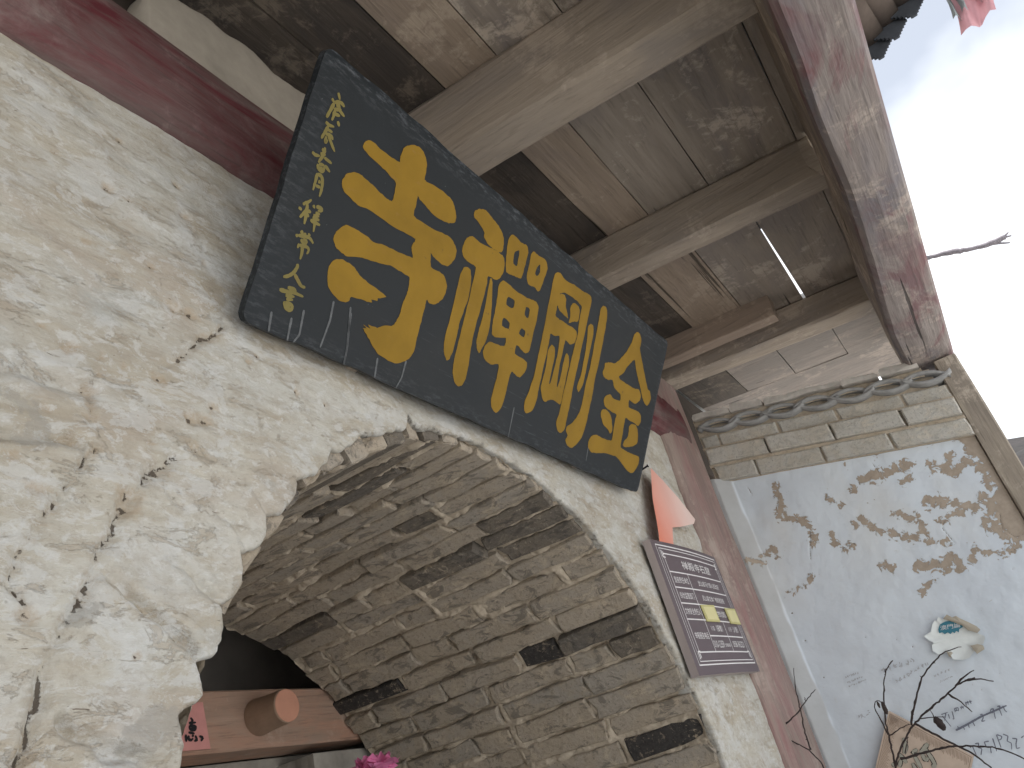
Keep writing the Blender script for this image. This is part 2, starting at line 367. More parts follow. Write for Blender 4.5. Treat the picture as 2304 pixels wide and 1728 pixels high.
def mat_pennant():
    k = NB('faded_red_cloth')
    sx = k.n.new('ShaderNodeSeparateXYZ'); k.l.new(k.pos, sx.inputs[0])
    g = k.math('ADD', k.math('MULTIPLY', k.math('SUBTRACT', sx.outputs[0], 2.33), 2.6), k.math('MULTIPLY', k.noise(9, 4, 0.5), 0.25))
    c = k.mix(k.ramp(g, 0.05, 1.0), (0.66, 0.22, 0.15), (0.72, 0.55, 0.50))
    k.color(c); k.rough(0.9); return k.m
M = dict(
    plaster=mat_plaster(), mud=mat_mud(),
    brick=mat_brick('grey_brick', (0.41, 0.35, 0.28), (0.345, 0.31, 0.265)),
    brick_soot=mat_brick('sooty_brick', (0.31, 0.265, 0.21), (0.25, 0.225, 0.195), 0.55),
    brick_black=mat_brick('black_brick', (0.24, 0.20, 0.15), (0.20, 0.17, 0.14), 1.0),
    brick_top=mat_brick('corbel_brick', (0.56, 0.54, 0.49), (0.49, 0.475, 0.435), 0.0, 0.2, (0.48, 0.435, 0.36)),
    rafter=mat_wood('rafter_wood', 1, (0.46, 0.385, 0.31), (0.55, 0.46, 0.375), (0.28, 0.245, 0.22)),
    plank=mat_wood('plank_wood', 0, (0.43, 0.365, 0.30), (0.63, 0.54, 0.45), (0.25, 0.22, 0.205)),
    plank_tan=mat_wood('tan_plank_wood', 0, (0.43, 0.34, 0.26), (0.50, 0.41, 0.32), (0.30, 0.24, 0.195)),
    plank_soot=mat_wood('sooty_plank_wood', 0, (0.12, 0.098, 0.08), (0.20, 0.165, 0.13), (0.055, 0.048, 0.044)),  # darker plank tone for the rows nearest the gate wall
    plank_y=mat_wood('side_plank_wood', 1, (0.27, 0.235, 0.21), (0.31, 0.265, 0.23), (0.19, 0.17, 0.155)),
    redbeam=mat_wood('red_beam_paint', 0, (0.20, 0.15, 0.14), (0.28, 0.21, 0.20), (0.12, 0.075, 0.075), (0.10, 0.02, 0.026), (0.36, 0.60), (0.15, 0.05, 0.055)),
    eave=mat_wood('eave_beam_paint', 0, (0.33, 0.285, 0.265), (0.43, 0.365, 0.32), (0.19, 0.175, 0.19), (0.20, 0.105, 0.108), (0.47, 0.60), (0.185, 0.145, 0.15)),
    post=mat_wood('red_post_paint', 2, (0.40, 0.315, 0.275), (0.50, 0.41, 0.36), (0.25, 0.165, 0.155), (0.25, 0.135, 0.13), (0.40, 0.62), (0.34, 0.235, 0.215)),
    greypost=mat_wood('grey_post_wood', 2, (0.42, 0.36, 0.29), (0.52, 0.45, 0.37), (0.24, 0.205, 0.17)),
    tile=mat_flat('grey_tile', (0.34, 0.34, 0.335), 0.85, 0.25, 0.25, 25, 0.3),
    tile_dark=mat_flat('blue_grey_tile', (0.06, 0.066, 0.076), 0.85, 0.25, 0.2, 25, 0.3),
    pan=mat_flat('brown_pan_tile', (0.12, 0.095, 0.08), 0.9, 0.25, 0.2, 25, 0.3),
    lump=mat_flat('lime_lump', (0.52, 0.49, 0.45), 0.95, 0.2, 0.2, 30, 0.6),
    stub=mat_wood('brown_stub_wood', 1, (0.42, 0.325, 0.255), (0.50, 0.40, 0.31), (0.33, 0.26, 0.21)),
    cutwood=mat_wood('fresh_cut_wood', 1, (0.52, 0.44, 0.36), (0.60, 0.52, 0.44), (0.40, 0.32, 0.26)),
    pad=mat_flat('clay_render', (0.36, 0.325, 0.275), 0.95, 0.2, 0.12, 18, 0.4),
    soot=mat_flat('sooty_clay', (0.055, 0.045, 0.038), 0.95, 0.2, 0.3, 8, 0.4),  # very dark even tone for the wall above the tie beam
    dark=mat_flat('dark_interior', (0.42, 0.39, 0.36), 0.95, 0.2, 0.2, 6, 0.2),
    board=mat_board(), gold=mat_gold(), ink=mat_gold('faded_gold_ink', (0.20, 0.165, 0.055)),
    lime=mat_limewash(),
    sign=mat_flat('brown_enamel', (0.105, 0.078, 0.088), 0.45, 0.4, 0.06, 8, 0.0),
    signedge=mat_flat('aluminium_edge', (0.34, 0.29, 0.28), 0.5, 0.4, 0.08, 8, 0.0),
    white=mat_flat('white_print', (0.72, 0.70, 0.70), 0.6, 0.3, 0.05, 30, 0.0),
    patch=mat_flat('yellow_tape', (0.50, 0.46, 0.20), 0.5, 0.35, 0.06, 20, 0.0),
    patchin=mat_flat('pale_tape', (0.62, 0.57, 0.30), 0.5, 0.35, 0.06, 20, 0.0),
    pink=mat_pennant(),
    pink2=mat_cloth('pink_cloth', (0.62, 0.34, 0.37), 0.3),
    tassel=mat_cloth('grey_tassel', (0.30, 0.33, 0.33), 0.2),
    petal=mat_cloth('magenta_petal', (0.70, 0.22, 0.42), 0.3),
    leaf=mat_flat('dark_leaf', (0.02, 0.05, 0.025), 0.6, 0.3, 0.2, 40, 0.0),
    lintel=mat_wood('lintel_paint', 0, (0.42, 0.29, 0.22), (0.45, 0.35, 0.28), (0.30, 0.24, 0.20), (0.45, 0.245, 0.17), (0.38, 0.62), (0.40, 0.245, 0.18)),
    pegend=mat_flat('peg_end', (0.52, 0.26, 0.18), 0.7, 0.3, 0.08, 20, 0.2),
    pegside=mat_flat('peg_side', (0.33, 0.225, 0.16), 0.8, 0.25, 0.15, 20, 0.3),
    paper=mat_flat('red_paper', (0.56, 0.26, 0.24), 0.8, 0.2, 0.1, 25, 0.2),
    inkblack=mat_flat('black_ink', (0.02, 0.018, 0.02), 0.7, 0.2, 0.1, 30, 0.0),
    graff=mat_flat('grey_pencil', (0.16, 0.17, 0.21), 0.8, 0.2, 0.15, 60, 0.0),
    faint=mat_flat('faint_pencil', (0.42, 0.43, 0.45), 0.85, 0.2, 0.1, 60, 0.0),
    stone=mat_flat('grey_stone', (0.30, 0.28, 0.25), 0.9, 0.25, 0.3, 12, 0.7),
    foil=mat_flat('silver_foil', (0.70, 0.74, 0.73), 0.35, 0.5, 0.06, 30, 0.5, 0.1),
    foilback=mat_flat('foil_back', (0.40, 0.36, 0.29), 0.7, 0.3, 0.1, 30, 0.2),
    teal=mat_flat('teal_print', (0.025, 0.17, 0.24), 0.4, 0.4, 0.1, 30, 0.0),
    carved=mat_flat('tan_carving', (0.56, 0.45, 0.36), 0.7, 0.3, 0.08, 25, 0.2),
    carved_d=mat_flat('tan_groove', (0.27, 0.19, 0.14), 0.8, 0.3, 0.1, 25, 0.2),
    glyph=mat_flat('grey_green_glyph', (0.36, 0.35, 0.29), 0.6, 0.3, 0.1, 25, 0.1),
    twig=mat_flat('dry_twig', (0.045, 0.034, 0.032), 0.85, 0.25, 0.25, 90, 0.4),
    twig2=mat_flat('bleached_twig', (0.24, 0.22, 0.24), 0.85, 0.25, 0.2, 60, 0.3),
    ground=mat_flat('dry_earth', (0.50, 0.495, 0.48), 0.95, 0.2, 0.12, 1.5, 0.4),
    drip=mat_flat('lime_drip', (0.115, 0.12, 0.125), 0.8, 0.2, 0.3, 90, 0.0),
)
def mat_hill():
    k = NB('hill_scrub')
    n = k.noise(0.02, 8, 0.65); v = k.noise(0.25, 6, 0.7)
    c = k.mix(k.ramp(n, 0.35, 0.7), (0.042, 0.036, 0.036), (0.032, 0.031, 0.030))
    c = k.mix(k.math('MULTIPLY', k.ramp(v, 0.5, 0.65), 0.7), c, (0.018, 0.019, 0.020))
    k.color(c); k.rough(0.95); return k.m
M['hill'] = mat_hill()

# ------------------------------------------------------------------ ground and hill
gz = -EYE / S
gv = []
n_g = 41
gx = np.linspace(-1, 1, n_g); gx = np.sign(gx) * np.abs(gx) ** 3 * 2500
GX, GY = np.meshgrid(gx, gx)
GZ = np.full(GX.shape, gz)
g_o = mk('ground', np.stack([GX, GY, GZ], -1).reshape(-1, 3), grid_faces(n_g, n_g), M['ground'], smooth=True)
tag(g_o, 'bare dry earth in front of the gatehouse', 'ground', kind='structure')

hx = np.linspace(180, 900, 90); hy = np.linspace(-900, 420, 150)
HX, HY = np.meshgrid(hx, hy, indexing='ij')
t = np.clip((HX - 200) / 420, 0, 1)
t = t * t * (3 - 2 * t)
ridge = 132 + 40 * fbm(HY / 170.0, HX / 260.0, 3.1, 4) + np.clip((-HY - 20) / 300, 0, 1) * 18 - np.clip((HY - 40) / 240, 0, 1) * 40
HZ = gz - 1 + t * (ridge + 2) + 9 * fbm(HX / 28, HY / 28, 1.0, 4) * t
hill = mk('hill', np.stack([HX, HY, HZ], -1).reshape(-1, 3), grid_faces(90, 150), M['hill'], smooth=True)
tag(hill, 'distant brown scrub covered hillside under the sky', 'hill', kind='structure')

# ------------------------------------------------------------------ gate wall with vaulted gateway
CX, CZ, RA = 1.80, -0.17, 1.09          # vault axis and radius
VY0, VY1 = 1.0, 2.4                     # front and back of the vault
gate = empty('gate_wall', (CX, VY0, gz), 'cream limewashed wall of cracked plaster pierced by a brick barrel-vaulted gateway', 'wall')

def xr_wall(z):
    return np.interp(z, [-2.0, 0.3, 0.80, 0.86, 1.05, 1.15, 1.25, 1.35, 1.5], [3.70, 3.70, 3.66, 3.56, 3.55, 3.585, 3.60, 3.58, 3.56])
XL, ZT = -0.35, 1.455
# columns of the polar grid
jz = np.linspace(gz + 0.001, CZ, 34)[:-1]
th = np.concatenate([np.linspace(0, 90, 230)[:-1], np.linspace(90, 180, 460)])
inner, outer, ang = [], [], []
for z in jz:
    inner.append((CX + RA, z)); outer.append((float(xr_wall(z)), z)); ang.append(0.0)
for a in th:
    ca, sa = math.cos(math.radians(a)), math.sin(math.radians(a))
    tt = []
    if sa > 1e-6: tt.append((ZT - CZ) / sa)
    if ca < -1e-6: tt.append((XL - CX) / ca)
    if ca > 1e-6:
        x = 3.65
        for _ in range(6):
            q = (x - CX) / ca; x = float(xr_wall(CZ + q * sa))
        tt.append((x - CX) / ca)
    q = min(tt)
    inner.append((CX + RA * ca, CZ + RA * sa)); outer.append((CX + q * ca, CZ + q * sa)); ang.append(a)
for z in jz[::-1]:
    inner.append((CX - RA, z)); outer.append((XL, z)); ang.append(180.0)
inner, outer, ang = np.array(inner), np.array(outer), np.array(ang)
nc = len(inner)
# scalloped edge: notches where the plaster sags between the arch stones
notch_px = [(400, 1548), (433, 1438), (480, 1306), (535, 1205), (582, 1118), (640, 1032), (722, 975), (790, 945), (886, 915), (1150, 1042), (1232, 1108), (1312, 1182)]
na = []
for p in notch_px:
    q = onY(DS(p), 1.0); na.append(math.degrees(math.atan2(q[2] - CZ, q[0] - CX)))
na = np.array(sorted(na))
dn = np.min(np.abs(ang[:, None] - na[None]), axis=1)
left = np.clip((ang - 112) / 26, 0, 1)
edge_off = -0.015 * left * (1 - np.exp(-(dn / 2.6) ** 0.9)) + 0.012 * np.exp(-(dn / 1.2) ** 2) * (0.3 + left)
edge_off += 0.010 * fbm(ang / 6.0, 0.0, 5.0, 4) + 0.006 * fbm(ang / 1.1, 1.0, 2.0, 4)
spike = onY(DS((884, 893)), 1.0); sa_ = math.degrees(math.atan2(spike[2] - CZ, spike[0] - CX))
edge_off += 0.032 * np.exp(-((ang - sa_) / 0.7) ** 2)
edge_off += np.interp(ang, [80, 98, 115, 130, 145, 180], [0, 0.012, 0.021, 0.016, 0.002, 0])
dirn = (outer - inner); L0 = np.linalg.norm(dirn, axis=1); dirn = dirn / L0[:, None]
start = inner + dirn * (edge_off + 0.004)[:, None]
L1 = np.linalg.norm(outer - start, axis=1)
nrow = 175
s = np.concatenate([np.linspace(0, 0.06, 22)[:-1], np.linspace(0.06, 1, nrow - 21)])
PX = start[:, 0][None] + (outer - start)[:, 0][None] * s[:, None]
PZ = start[:, 1][None] + (outer - start)[:, 1][None] * s[:, None]
din = L1[None] * s[:, None]            # distance from the arch edge
A2 = np.broadcast_to(ang[None], PX.shape)
def wp(pl, f=DS):
    return [tuple(onY(f(p), 1.0)[[0, 2]]) for p in pl]
h = 0.006 * fbm(PX * 1.8, PZ * 2.2, 0.3, 3) + 0.0045 * fbm(PX * 6, PZ * 11, 2.0, 5) + 0.0022 * fbm(PX * 30, PZ * 34, 4.0, 4)
up = np.clip((PZ - 0.62) / 0.35, 0, 1)
h += up * 0.0050 * (fbm(PX * 2.6 + 0.3 * PZ, PZ * 17, 7.0, 5))       # trowel streaks high on the wall
# proud ring of arch stones on the left
ringd = np.hypot(PX - CX, PZ - CZ) - RA
ring = np.clip((A2 - 112) / 30, 0, 1) / (1 + np.exp((ringd - 0.34 - 0.06 * fbm(A2 / 9, 0, 0, 3)) / 0.025))
h += 0.005 * ring
dirt = np.zeros_like(h); mud = np.zeros_like(h)
wob = 0.010 * fbm(PX * 26, PZ * 26, 1.0, 3); wob2 = 0.010 * fbm(PX * 26, PZ * 26, 9.0, 3)
cracks = [  # polyline, half width, depth, dirt
    ([(485, 705), (440, 735), (400, 765), (350, 797)], 0.006, 0.010, 0.75),
    ([(378, 985), (330, 1030), (290, 1060), (255, 1105), (230, 1170), (205, 1240), (190, 1270), (150, 1330), (120, 1390), (90, 1450), (75, 1510), (60, 1560), (55, 1600), (30, 1659)], 0.0075, 0.020, 0.85),
    ([(207, 980), (173, 1006), (157, 1036), (133, 1063), (115, 1095), (60, 1180), (25, 1210), (12, 1260), (40, 1300)], 0.006, 0.014, 0.7),
    ([(0, 792), (60, 805), (130, 825), (190, 843)], 0.011, 0.026, 0.14),
    ([(0, 927), (60, 937), (130, 950), (158, 957)], 0.009, 0.030, 0.36),
    ([(230, 1249), (260, 1269), (300, 1303), (350, 1339), (393, 1373), (432, 1418)], 0.009, 0.022, 0.26),
    ([(370, 1206), (413, 1239), (443, 1273), (478, 1306)], 0.007, 0.016, 0.2),
    ([(133, 1569), (187, 1599), (233, 1619), (283, 1636), (353, 1659)], 0.010, 0.024, 0.2),
    ([(213, 763), (193, 843), (192, 890)], 0.004, 0.007, 0.5),
    ([(410, 966), (430, 983), (453, 995)], 0.005, 0.010, 0.6),
    ([(540, 1190), (500, 1130), (470, 1110)], 0.008, 0.010, 0.1),
    ([(575, 1110), (545, 1060)], 0.008, 0.010, 0.1),
    ([(350, 1060), (372, 1085), (395, 1090)], 0.005, 0.009, 0.5),
    ([(1000, 940), (1040, 985), (1080, 1000)], 0.004, 0.006, 0.45),
    ([(560, 905), (565, 935)], 0.004, 0.005, 0.3), ([(575, 975), (580, 1000)], 0.004, 0.005, 0.3),
    ([(1335, 1035), (1345, 1060)], 0.004, 0.006, 0.5), ([(1450, 1560), (1490, 1552), (1530, 1548)], 0.004, 0.006, 0.4),
]
for pl, w, dep, dd in cracks:
    d = seg_dist(PX + wob, PZ + wob2, wp(pl))
    gate_n = 0.55 + 0.75 * fbm(PX * 16, PZ * 16, 6.0, 3)
    k = np.exp(-(d / w) ** 2)
    h -= 0.75 * dep * k * np.clip(gate_n + 0.35, 0.25, 1.2)
    h += dep * 0.12 * np.exp(-((d - 2.4 * w) / (1.6 * w)) ** 2)
    dirt = np.maximum(dirt, dd * np.exp(-(d / (w * 0.62)) ** 2) * np.clip(gate_n * 1.5, 0, 1))
    mud = np.maximum(mud, 0.75 * min(1, dd * 2.2) * np.exp(-(d / (w * 2.6)) ** 2) * np.clip(gate_n, 0, 1))
pits = [((235, 405), .012), ((382, 402), .009), ((398, 468), .009), ((185, 520), .006), ((280, 435), .005), ((376, 662), .012), ((411, 677), .014), ((340, 818), .01), ((267, 798), .007),
        ((412, 909), .011), ((443, 916), .013), ((463, 890), .010), ((535, 787), .007), ((555, 772), .006), ((148, 750), .009), ((160, 748), .006), ((320, 951), .006), ((211, 806), .006),
        ((193, 843), .008), ((186, 902), .008), ((48, 1335), .014), ((285, 1419), .006), ((255, 305), .008), ((80, 1060), .010), ((30, 985), .008), ((100, 880), .008), ((440, 570), .006), ((330, 580), .006),
        ((270, 1070), .016), ((265, 1105), .014), ((640, 850), .006), ((700, 880), .005), ((1370, 1090), .006), ((1430, 1500), .006), ((90, 700), .005), ((120, 330), .006), ((560, 640), .006)]
for p, r in pits:
    q = onY(DS(p), 1.0)
    d = np.hypot((PX + wob - q[0]), (PZ + wob2 - q[2]) * 1.3)
    k = np.exp(-(d / r) ** 2)
    h -= r * 0.8 * k; dirt = np.maximum(dirt, 0.8 * np.exp(-(d / (r * 0.6)) ** 2)); mud = np.maximum(mud, 0.8 * np.exp(-(d / (r * 1.8)) ** 2))
# grey worn spots
worn = np.zeros_like(h)
for p, r in [((75, 925), .026), ((45, 880), .022), ((30, 868), .018), ((310, 1570), .034), ((165, 1335), .02)]:
    q = onY(DS(p), 1.0)
    d = np.hypot((PX - q[0]) * 0.8, (PZ - q[2]) * 1.4) + 0.06 * fbm(PX * 20, PZ * 20, 3, 4)
    worn = np.maximum(worn, np.clip(0.5 + (r - d) / (r * 0.9), 0, 1) * 0.8)
# rubbed dirty edge round the brick arch
rub = np.exp(-(din / 0.022)) * np.clip(0.65 + 1.2 * fbm(A2 / 2.2, din * 30, 1, 4), 0, 1) * np.where(A2 < 118, 1.0, 0.25)
dirt = np.maximum(dirt, 0.40 * rub); worn = np.maximum(worn, 0.75 * rub)
# rounding of the arris into the opening
rr = np.where(A2 > 100, 0.013, 0.010)
tq = np.clip(1 - din / rr, 0, 1)
h -= rr * (1 - np.sqrt(np.clip(1 - tq ** 2, 0, 1))) * 1.0
PYm = VY0 - h
rows_v = [np.stack([PX, PYm, PZ], -1)]
# two rows returning into the opening
back = np.stack([start[:, 0], np.full(nc, VY0 + 0.09), start[:, 1]], -1)[None]
back[0, :, 0] += dirn[:, 0] * 0.03; back[0, :, 2] += dirn[:, 1] * 0.03
Vw = np.concatenate([back, rows_v[0]], 0)
worn = np.concatenate([np.zeros((1, nc)), worn], 0); dirt = np.concatenate([np.full((1, nc), 0.15), dirt], 0); mud = np.concatenate([np.full((1, nc), 0.4), mud], 0)
mk('plaster', Vw.reshape(-1, 3), grid_faces(nrow + 1, nc)[:, ::-1], M['plaster'], gate, True, dict(dirt=np.clip(dirt, 0, 1), mud=np.clip(mud, 0, 1), worn=worn))

def boxv(x0, x1, y0, y1, z0, z1):
    return [(x0, y0, z0), (x1, y0, z0), (x1, y1, z0), (x0, y1, z0), (x0, y0, z1), (x1, y0, z1), (x1, y1, z1), (x0, y1, z1)]
BOXF = [(0, 3, 2, 1), (4, 5, 6, 7), (0, 1, 5, 4), (1, 2, 6, 5), (2, 3, 7, 6), (3, 0, 4, 7)]
# solid masonry behind the plaster
mk('masonry_core', boxv(-3.5, CX - RA - 0.06, VY0 + 0.10, VY1, gz, 1.45), BOXF, M['mud'], gate)
mk('masonry_core', boxv(CX + RA + 0.06, 5.2, VY0 + 0.10, VY1, gz, 1.45), BOXF, M['mud'], gate)
mk('upper_wall', boxv(-3.5, 5.2, VY0 + 0.075, VY1, 1.46, 2.03), BOXF, M['soot'], gate)

# vault lining of mud mortar, showing in the joints
# jamb faces below the spring line
for sx in (-1, 1):
    x = CX + sx * (RA + 0.005)
    mk('jamb', boxv(min(x, x + sx * 0.1), max(x, x + sx * 0.1), VY0 + 0.02, VY1, gz, CZ + 0.002), BOXF, M['mud'], gate)

# vault bricks, one by one
NCOURSE = 40
dth = math.pi / NCOURSE
black_spots = [(2.09, 44.3), (1.49, 38.6), (1.24, 15.2)]
soot_spots = [(1.36, 79.0), (1.66, 66.4), (2.2, 66.0), (1.06, 70.5), (1.06, 63.0), (1.1, 36.0)]
def brick_mesh(t0, t1, y0, y1, proud, rr):
    """an uneven brick face seen from inside the vault: 10-point outline, chamfered"""
    pts = [(0, 0), (0.33, 0), (0.67, 0), (1, 0), (1, 0.5), (1, 1), (0.67, 1), (0.33, 1), (0, 1), (0, 0.5)]
    jy, jt = 0.014, 0.0065
    face, ring, backr = [], [], []
    rot = rr.uniform(-0.008, 0.008)
    for (a, b) in pts:
        yy = y0 + (y1 - y0) * a + rr.uniform(-jy, jy) * 0.7
        arc = (t0 + (t1 - t0) * b) * RA + rr.uniform(-jt, jt) + rot * (a - 0.5)
        cx_ = 0.006 if a in (0, 1) else 0.0; ct = 0.004
        yi = yy + (cx_ if a == 0 else -cx_ if a == 1 else 0); ai = arc + (ct if b == 0 else -ct if b == 1 else 0)
        wr = rr.uniform(-0.0025, 0.0025)
        for lst, yv, av, r in ((face, yi, ai, RA - proud + wr), (ring, yy, arc, RA - proud + 0.004 + wr), (backr, yy, arc, RA + 0.05)):
            tt = av / RA
            lst.append((CX + r * math.cos(tt), yv, CZ + r * math.sin(tt)))
    n = 10
    v = face + ring + backr
    f = [tuple(range(n))]
    for q in range(n):
        r_ = (q + 1) % n
        f.append((q, n + q, n + r_, r_)); f.append((n + q, 2 * n + q, 2 * n + r_, n + r_))
    return v, f
rr = random.Random(11)
nb = 0
rects = []
for c in range(NCOURSE):
    t0, t1 = c * dth, (c + 1) * dth
    if t1 > math.radians(150): break                     # the far left of the vault is hidden behind the plaster edge
    y = VY0 + 0.012 + rr.uniform(0, 0.01)
    first = rr.choice([0.36, 0.18, 0.27, 0.31, 0.22]) if c % 2 else rr.choice([0.36, 0.34, 0.28])
    proudc = rr.uniform(-0.004, 0.006)
    joint = rr.uniform(0.010, 0.020)
    while y < VY1 - 0.05:
        ln = first if first else rr.choice([0.36, 0.355, 0.34, 0.37, 0.17]) ; first = None
        y1 = min(y + ln, VY1 + rr.uniform(-0.03, 0.02))
        if VY1 - y1 < 0.08: y1 = VY1 + rr.uniform(-0.03, 0.02)
        ym, am = (y + y1) / 2, math.degrees((t0 + t1) / 2)
        blk = any(y < by < y1 and abs(am - ba) <= 2.25 for by, ba in black_spots)
        sut = any(y < by < y1 and abs(am - ba) <= 2.25 for by, ba in soot_spots)
        mat = M['brick_black'] if blk else (M['brick_soot'] if sut or rr.random() < (0.0 + 0.30 * max(0, (am - 80) / 50)) else M['brick'])  # darker bricks grow more frequent towards and past the crown
        pr = 0.004 + proudc + rr.uniform(-0.009, 0.010) + (0.006 if am > 62 and rr.random() < 0.4 else 0)
        v, f = brick_mesh(t0 + joint / 2 / RA, t1 - joint / 2 / RA, y + 0.007, y1 - 0.007, pr, rr)
        if rr.random() > 0.015:
            mk('brick', v, [q[::-1] for q in f], mat, gate); nb += 1
            rects.append((t0 + joint / 2 / RA, t1 - joint / 2 / RA, y + 0.007, y1 - 0.007))
        y = y1 + rr.uniform(0, 0.008)

# mud mortar, level with the brick faces in the joints and smeared raggedly over their edges
nth, nvy = 760, 330
T, YY = np.meshgrid(np.radians(np.linspace(0, 180, nth)), np.linspace(VY0 + 0.02, VY1, nvy), indexing='ij')
ins = np.full(T.shape, -0.02)
for (a0, a1, b0, b1) in rects:
    m_ = (T > a0) & (T < a1) & (YY > b0) & (YY < b1)
    ins[m_] = np.minimum(np.minimum((T[m_] - a0), (a1 - T[m_])) * RA, np.minimum(YY[m_] - b0, b1 - YY[m_]))
cov = np.clip((ins + 0.004) / 0.022, 0, 1)
lin_r = RA + 0.006 + 0.018 * cov + 0.028 * fbm(T * 10, YY * 6, 2.0, 3) + 0.009 * fbm(T * 45, YY * 34, 5, 4)
mk('mortar', np.stack([CX + lin_r * np.cos(T), YY, CZ + lin_r * np.sin(T)], -1).reshape(-1, 3), grid_faces(nth, nvy), M['mud'], gate, True)

# ------------------------------------------------------------------ room beyond the vault
room = empty('inner_room', (CX, 3.6, gz), 'dark inner room seen through the vaulted gateway', 'room')
mk('back_wall', boxv(-1.2, 5.0, 3.1, 3.3, gz, 1.9), BOXF, M['dark'], room)
mk('side_wall', boxv(-1.4, -1.2, VY1 + 0.002, 5.2, gz, 1.9), BOXF, M['dark'], room)
mk('side_wall', boxv(5.0, 5.2, VY1 + 0.002, 5.2, gz, 1.9), BOXF, M['dark'], room)
mk('ceiling', boxv(-1.4, 5.2, VY1 + 0.002, 5.2, 1.55, 1.9), BOXF, M['dark'], room)

for i_, (xa_, za_) in enumerate([(1.2, 1.25), (2.6, 1.28)]):
    mk('ceiling_beam', boxv(xa_, xa_ + 0.16, VY1 + 0.01, 3.09, za_, za_ + 0.2), BOXF, M['rafter'], room)
# lintel with its peg, across the inner end of the vault
lint = empty('door_lintel', (2.1, 2.46, 0.43), 'orange red painted door lintel across the inner end of the brick vault', 'lintel')
def beam(name, p0, p1, w, hgt, mat, parent, seg=10, ch=0.12, jit=0.004, seed=1, taper=0.0, round_=False, axis=None):
    """timber along p0->p1 (bottom centre line): chamfered section, slightly waney"""
    r2 = random.Random(seed)
    p0, p1 = np.array(p0, float), np.array(p1, float)
    d = p1 - p0; d = d / np.linalg.norm(d)
    upv = np.array([0, 0, 1.0]) if abs(d[2]) < 0.9 else np.array([0, -1.0, 0])
    sd = np.cross(d, upv); sd /= np.linalg.norm(sd); upv = np.cross(sd, d)
    c = ch
    if round_:
        prof = [(0.5 * math.cos(a), 0.5 + 0.5 * math.sin(a)) for a in np.linspace(0, 2 * math.pi, 17)[:-1]]
    else:
        prof = [(-0.5 + c, 0), (0.5 - c, 0), (0.5 - c * .3, c * .3), (0.5, c), (0.5, 1 - c), (0.5 - c, 1), (-0.5 + c, 1), (-0.5, 1 - c), (-0.5, c), (-0.5 + c * .3, c * .3)]
    n = len(prof)
    off = np.array([[r2.uniform(-1, 1), r2.uniform(-1, 1)] for _ in prof])
    v = []
    for k in range(seg + 1):
        t_ = k / seg
        q = p0 + (p1 - p0) * t_
        sc = 1 - taper * t_
        off = off * 0.75 + np.array([[r2.uniform(-1, 1), r2.uniform(-1, 1)] for _ in prof]) * 0.45
        for i, (a, b) in enumerate(prof):
            v.append(q + sd * (a * w * sc + off[i, 0] * jit) + upv * (b * hgt * sc + off[i, 1] * jit))
    f = []
    for k in range(seg):
        for i in range(n):
            j = (i + 1) % n
            f.append((k * n + i, k * n + j, (k + 1) * n + j, (k + 1) * n + i))
    f.append(tuple(range(n))[::-1]); f.append(tuple(range(seg * n, seg * n + n)))
    return mk(name, v, f, mat, parent)
ZB = ZM(380, 1380, 0.2351)
beam('beam', (0.72, 2.51, 0.455), (2.82, 2.51, 0.455), 0.20, 0.205, M['lintel'], lint, 14, 0.04, 0.003, 3)
def lathe(name, base, axis, prof, mat, parent, n=28, smooth=True):
    base = np.array(base, float); ax = np.array(axis, float); ax /= np.linalg.norm(ax)
    a = np.cross(ax, [0.3, 0.2, 1.0]); a /= np.linalg.norm(a); b = np.cross(ax, a)
    v = []
    for (r, t_) in prof:
        for i in range(n):
            w_ = 2 * math.pi * i / n
            v.append(base + ax * t_ + (a * math.cos(w_) + b * math.sin(w_)) * r)
    f = []
    for k in range(len(prof) - 1):
        for i in range(n):
            j = (i + 1) % n
            f.append((k * n + i, k * n + j, (k + 1) * n + j, (k + 1) * n + i))
    f.append(tuple(range((len(prof) - 1) * n, len(prof) * n)))
    return mk(name, v, f, mat, parent, smooth=False)
peg = lathe('peg', (2.185, 2.408, 0.560), (0, -1, 0), [(0.066, 0), (0.066, 0.01), (0.063, 0.04), (0.061, 0.10), (0.060, 0.146), (0.057, 0.150)], M['pegside'], lint)
lathe('peg_face', (2.185, 2.2575, 0.560), (0, -1, 0), [(0.057, 0), (0.055, 0.0012), (0.02, 0.002)], M['pegend'], peg)
mk('door_panel', boxv(0.7, 2.86, 2.62, 2.66, gz, 0.452), BOXF, M['stone'], lint)

# ------------------------------------------------------------------ porch roof
roof = empty('porch_roof', (2.0, 0.3, 1.4), 'weathered timber porch roof of rafters and soot-stained planks with a faded red eave beam', 'roof')
def zc(y): return 1.97 + 0.09 * y          # underside of the planks
# red tie beam on the wall
r2 = random.Random(5)
prof = [(1.045, 1.425), (1.005, 1.415), (0.975, 1.428), (0.957, 1.462), (0.951, 1.51), (0.951, 1.575), (0.955, 1.635), (0.966, 1.68), (0.990, 1.712), (1.03, 1.728)]
v, f = [], []
nseg = 60
for k in range(nseg + 1):
    x = -0.6 + 4.5 * k / nseg
    for (y, z) in prof:
        v.append((x, y + 0.006 * float(fbm(x * 2.2, z * 4, 1.0, 3)), z + 0.009 * float(fbm(x * 1.3, y * 3, 8.0, 2))))
n = len(prof)
for k in range(nseg):
    for i in range(n - 1):
        f.append((k * n + i, (k + 1) * n + i, (k + 1) * n + i + 1, k * n + i + 1))
tie = mk('tie_beam', v, f, M['redbeam'], roof, True)
tie['label'] = 'dark red painted tie beam along the top of the plaster'
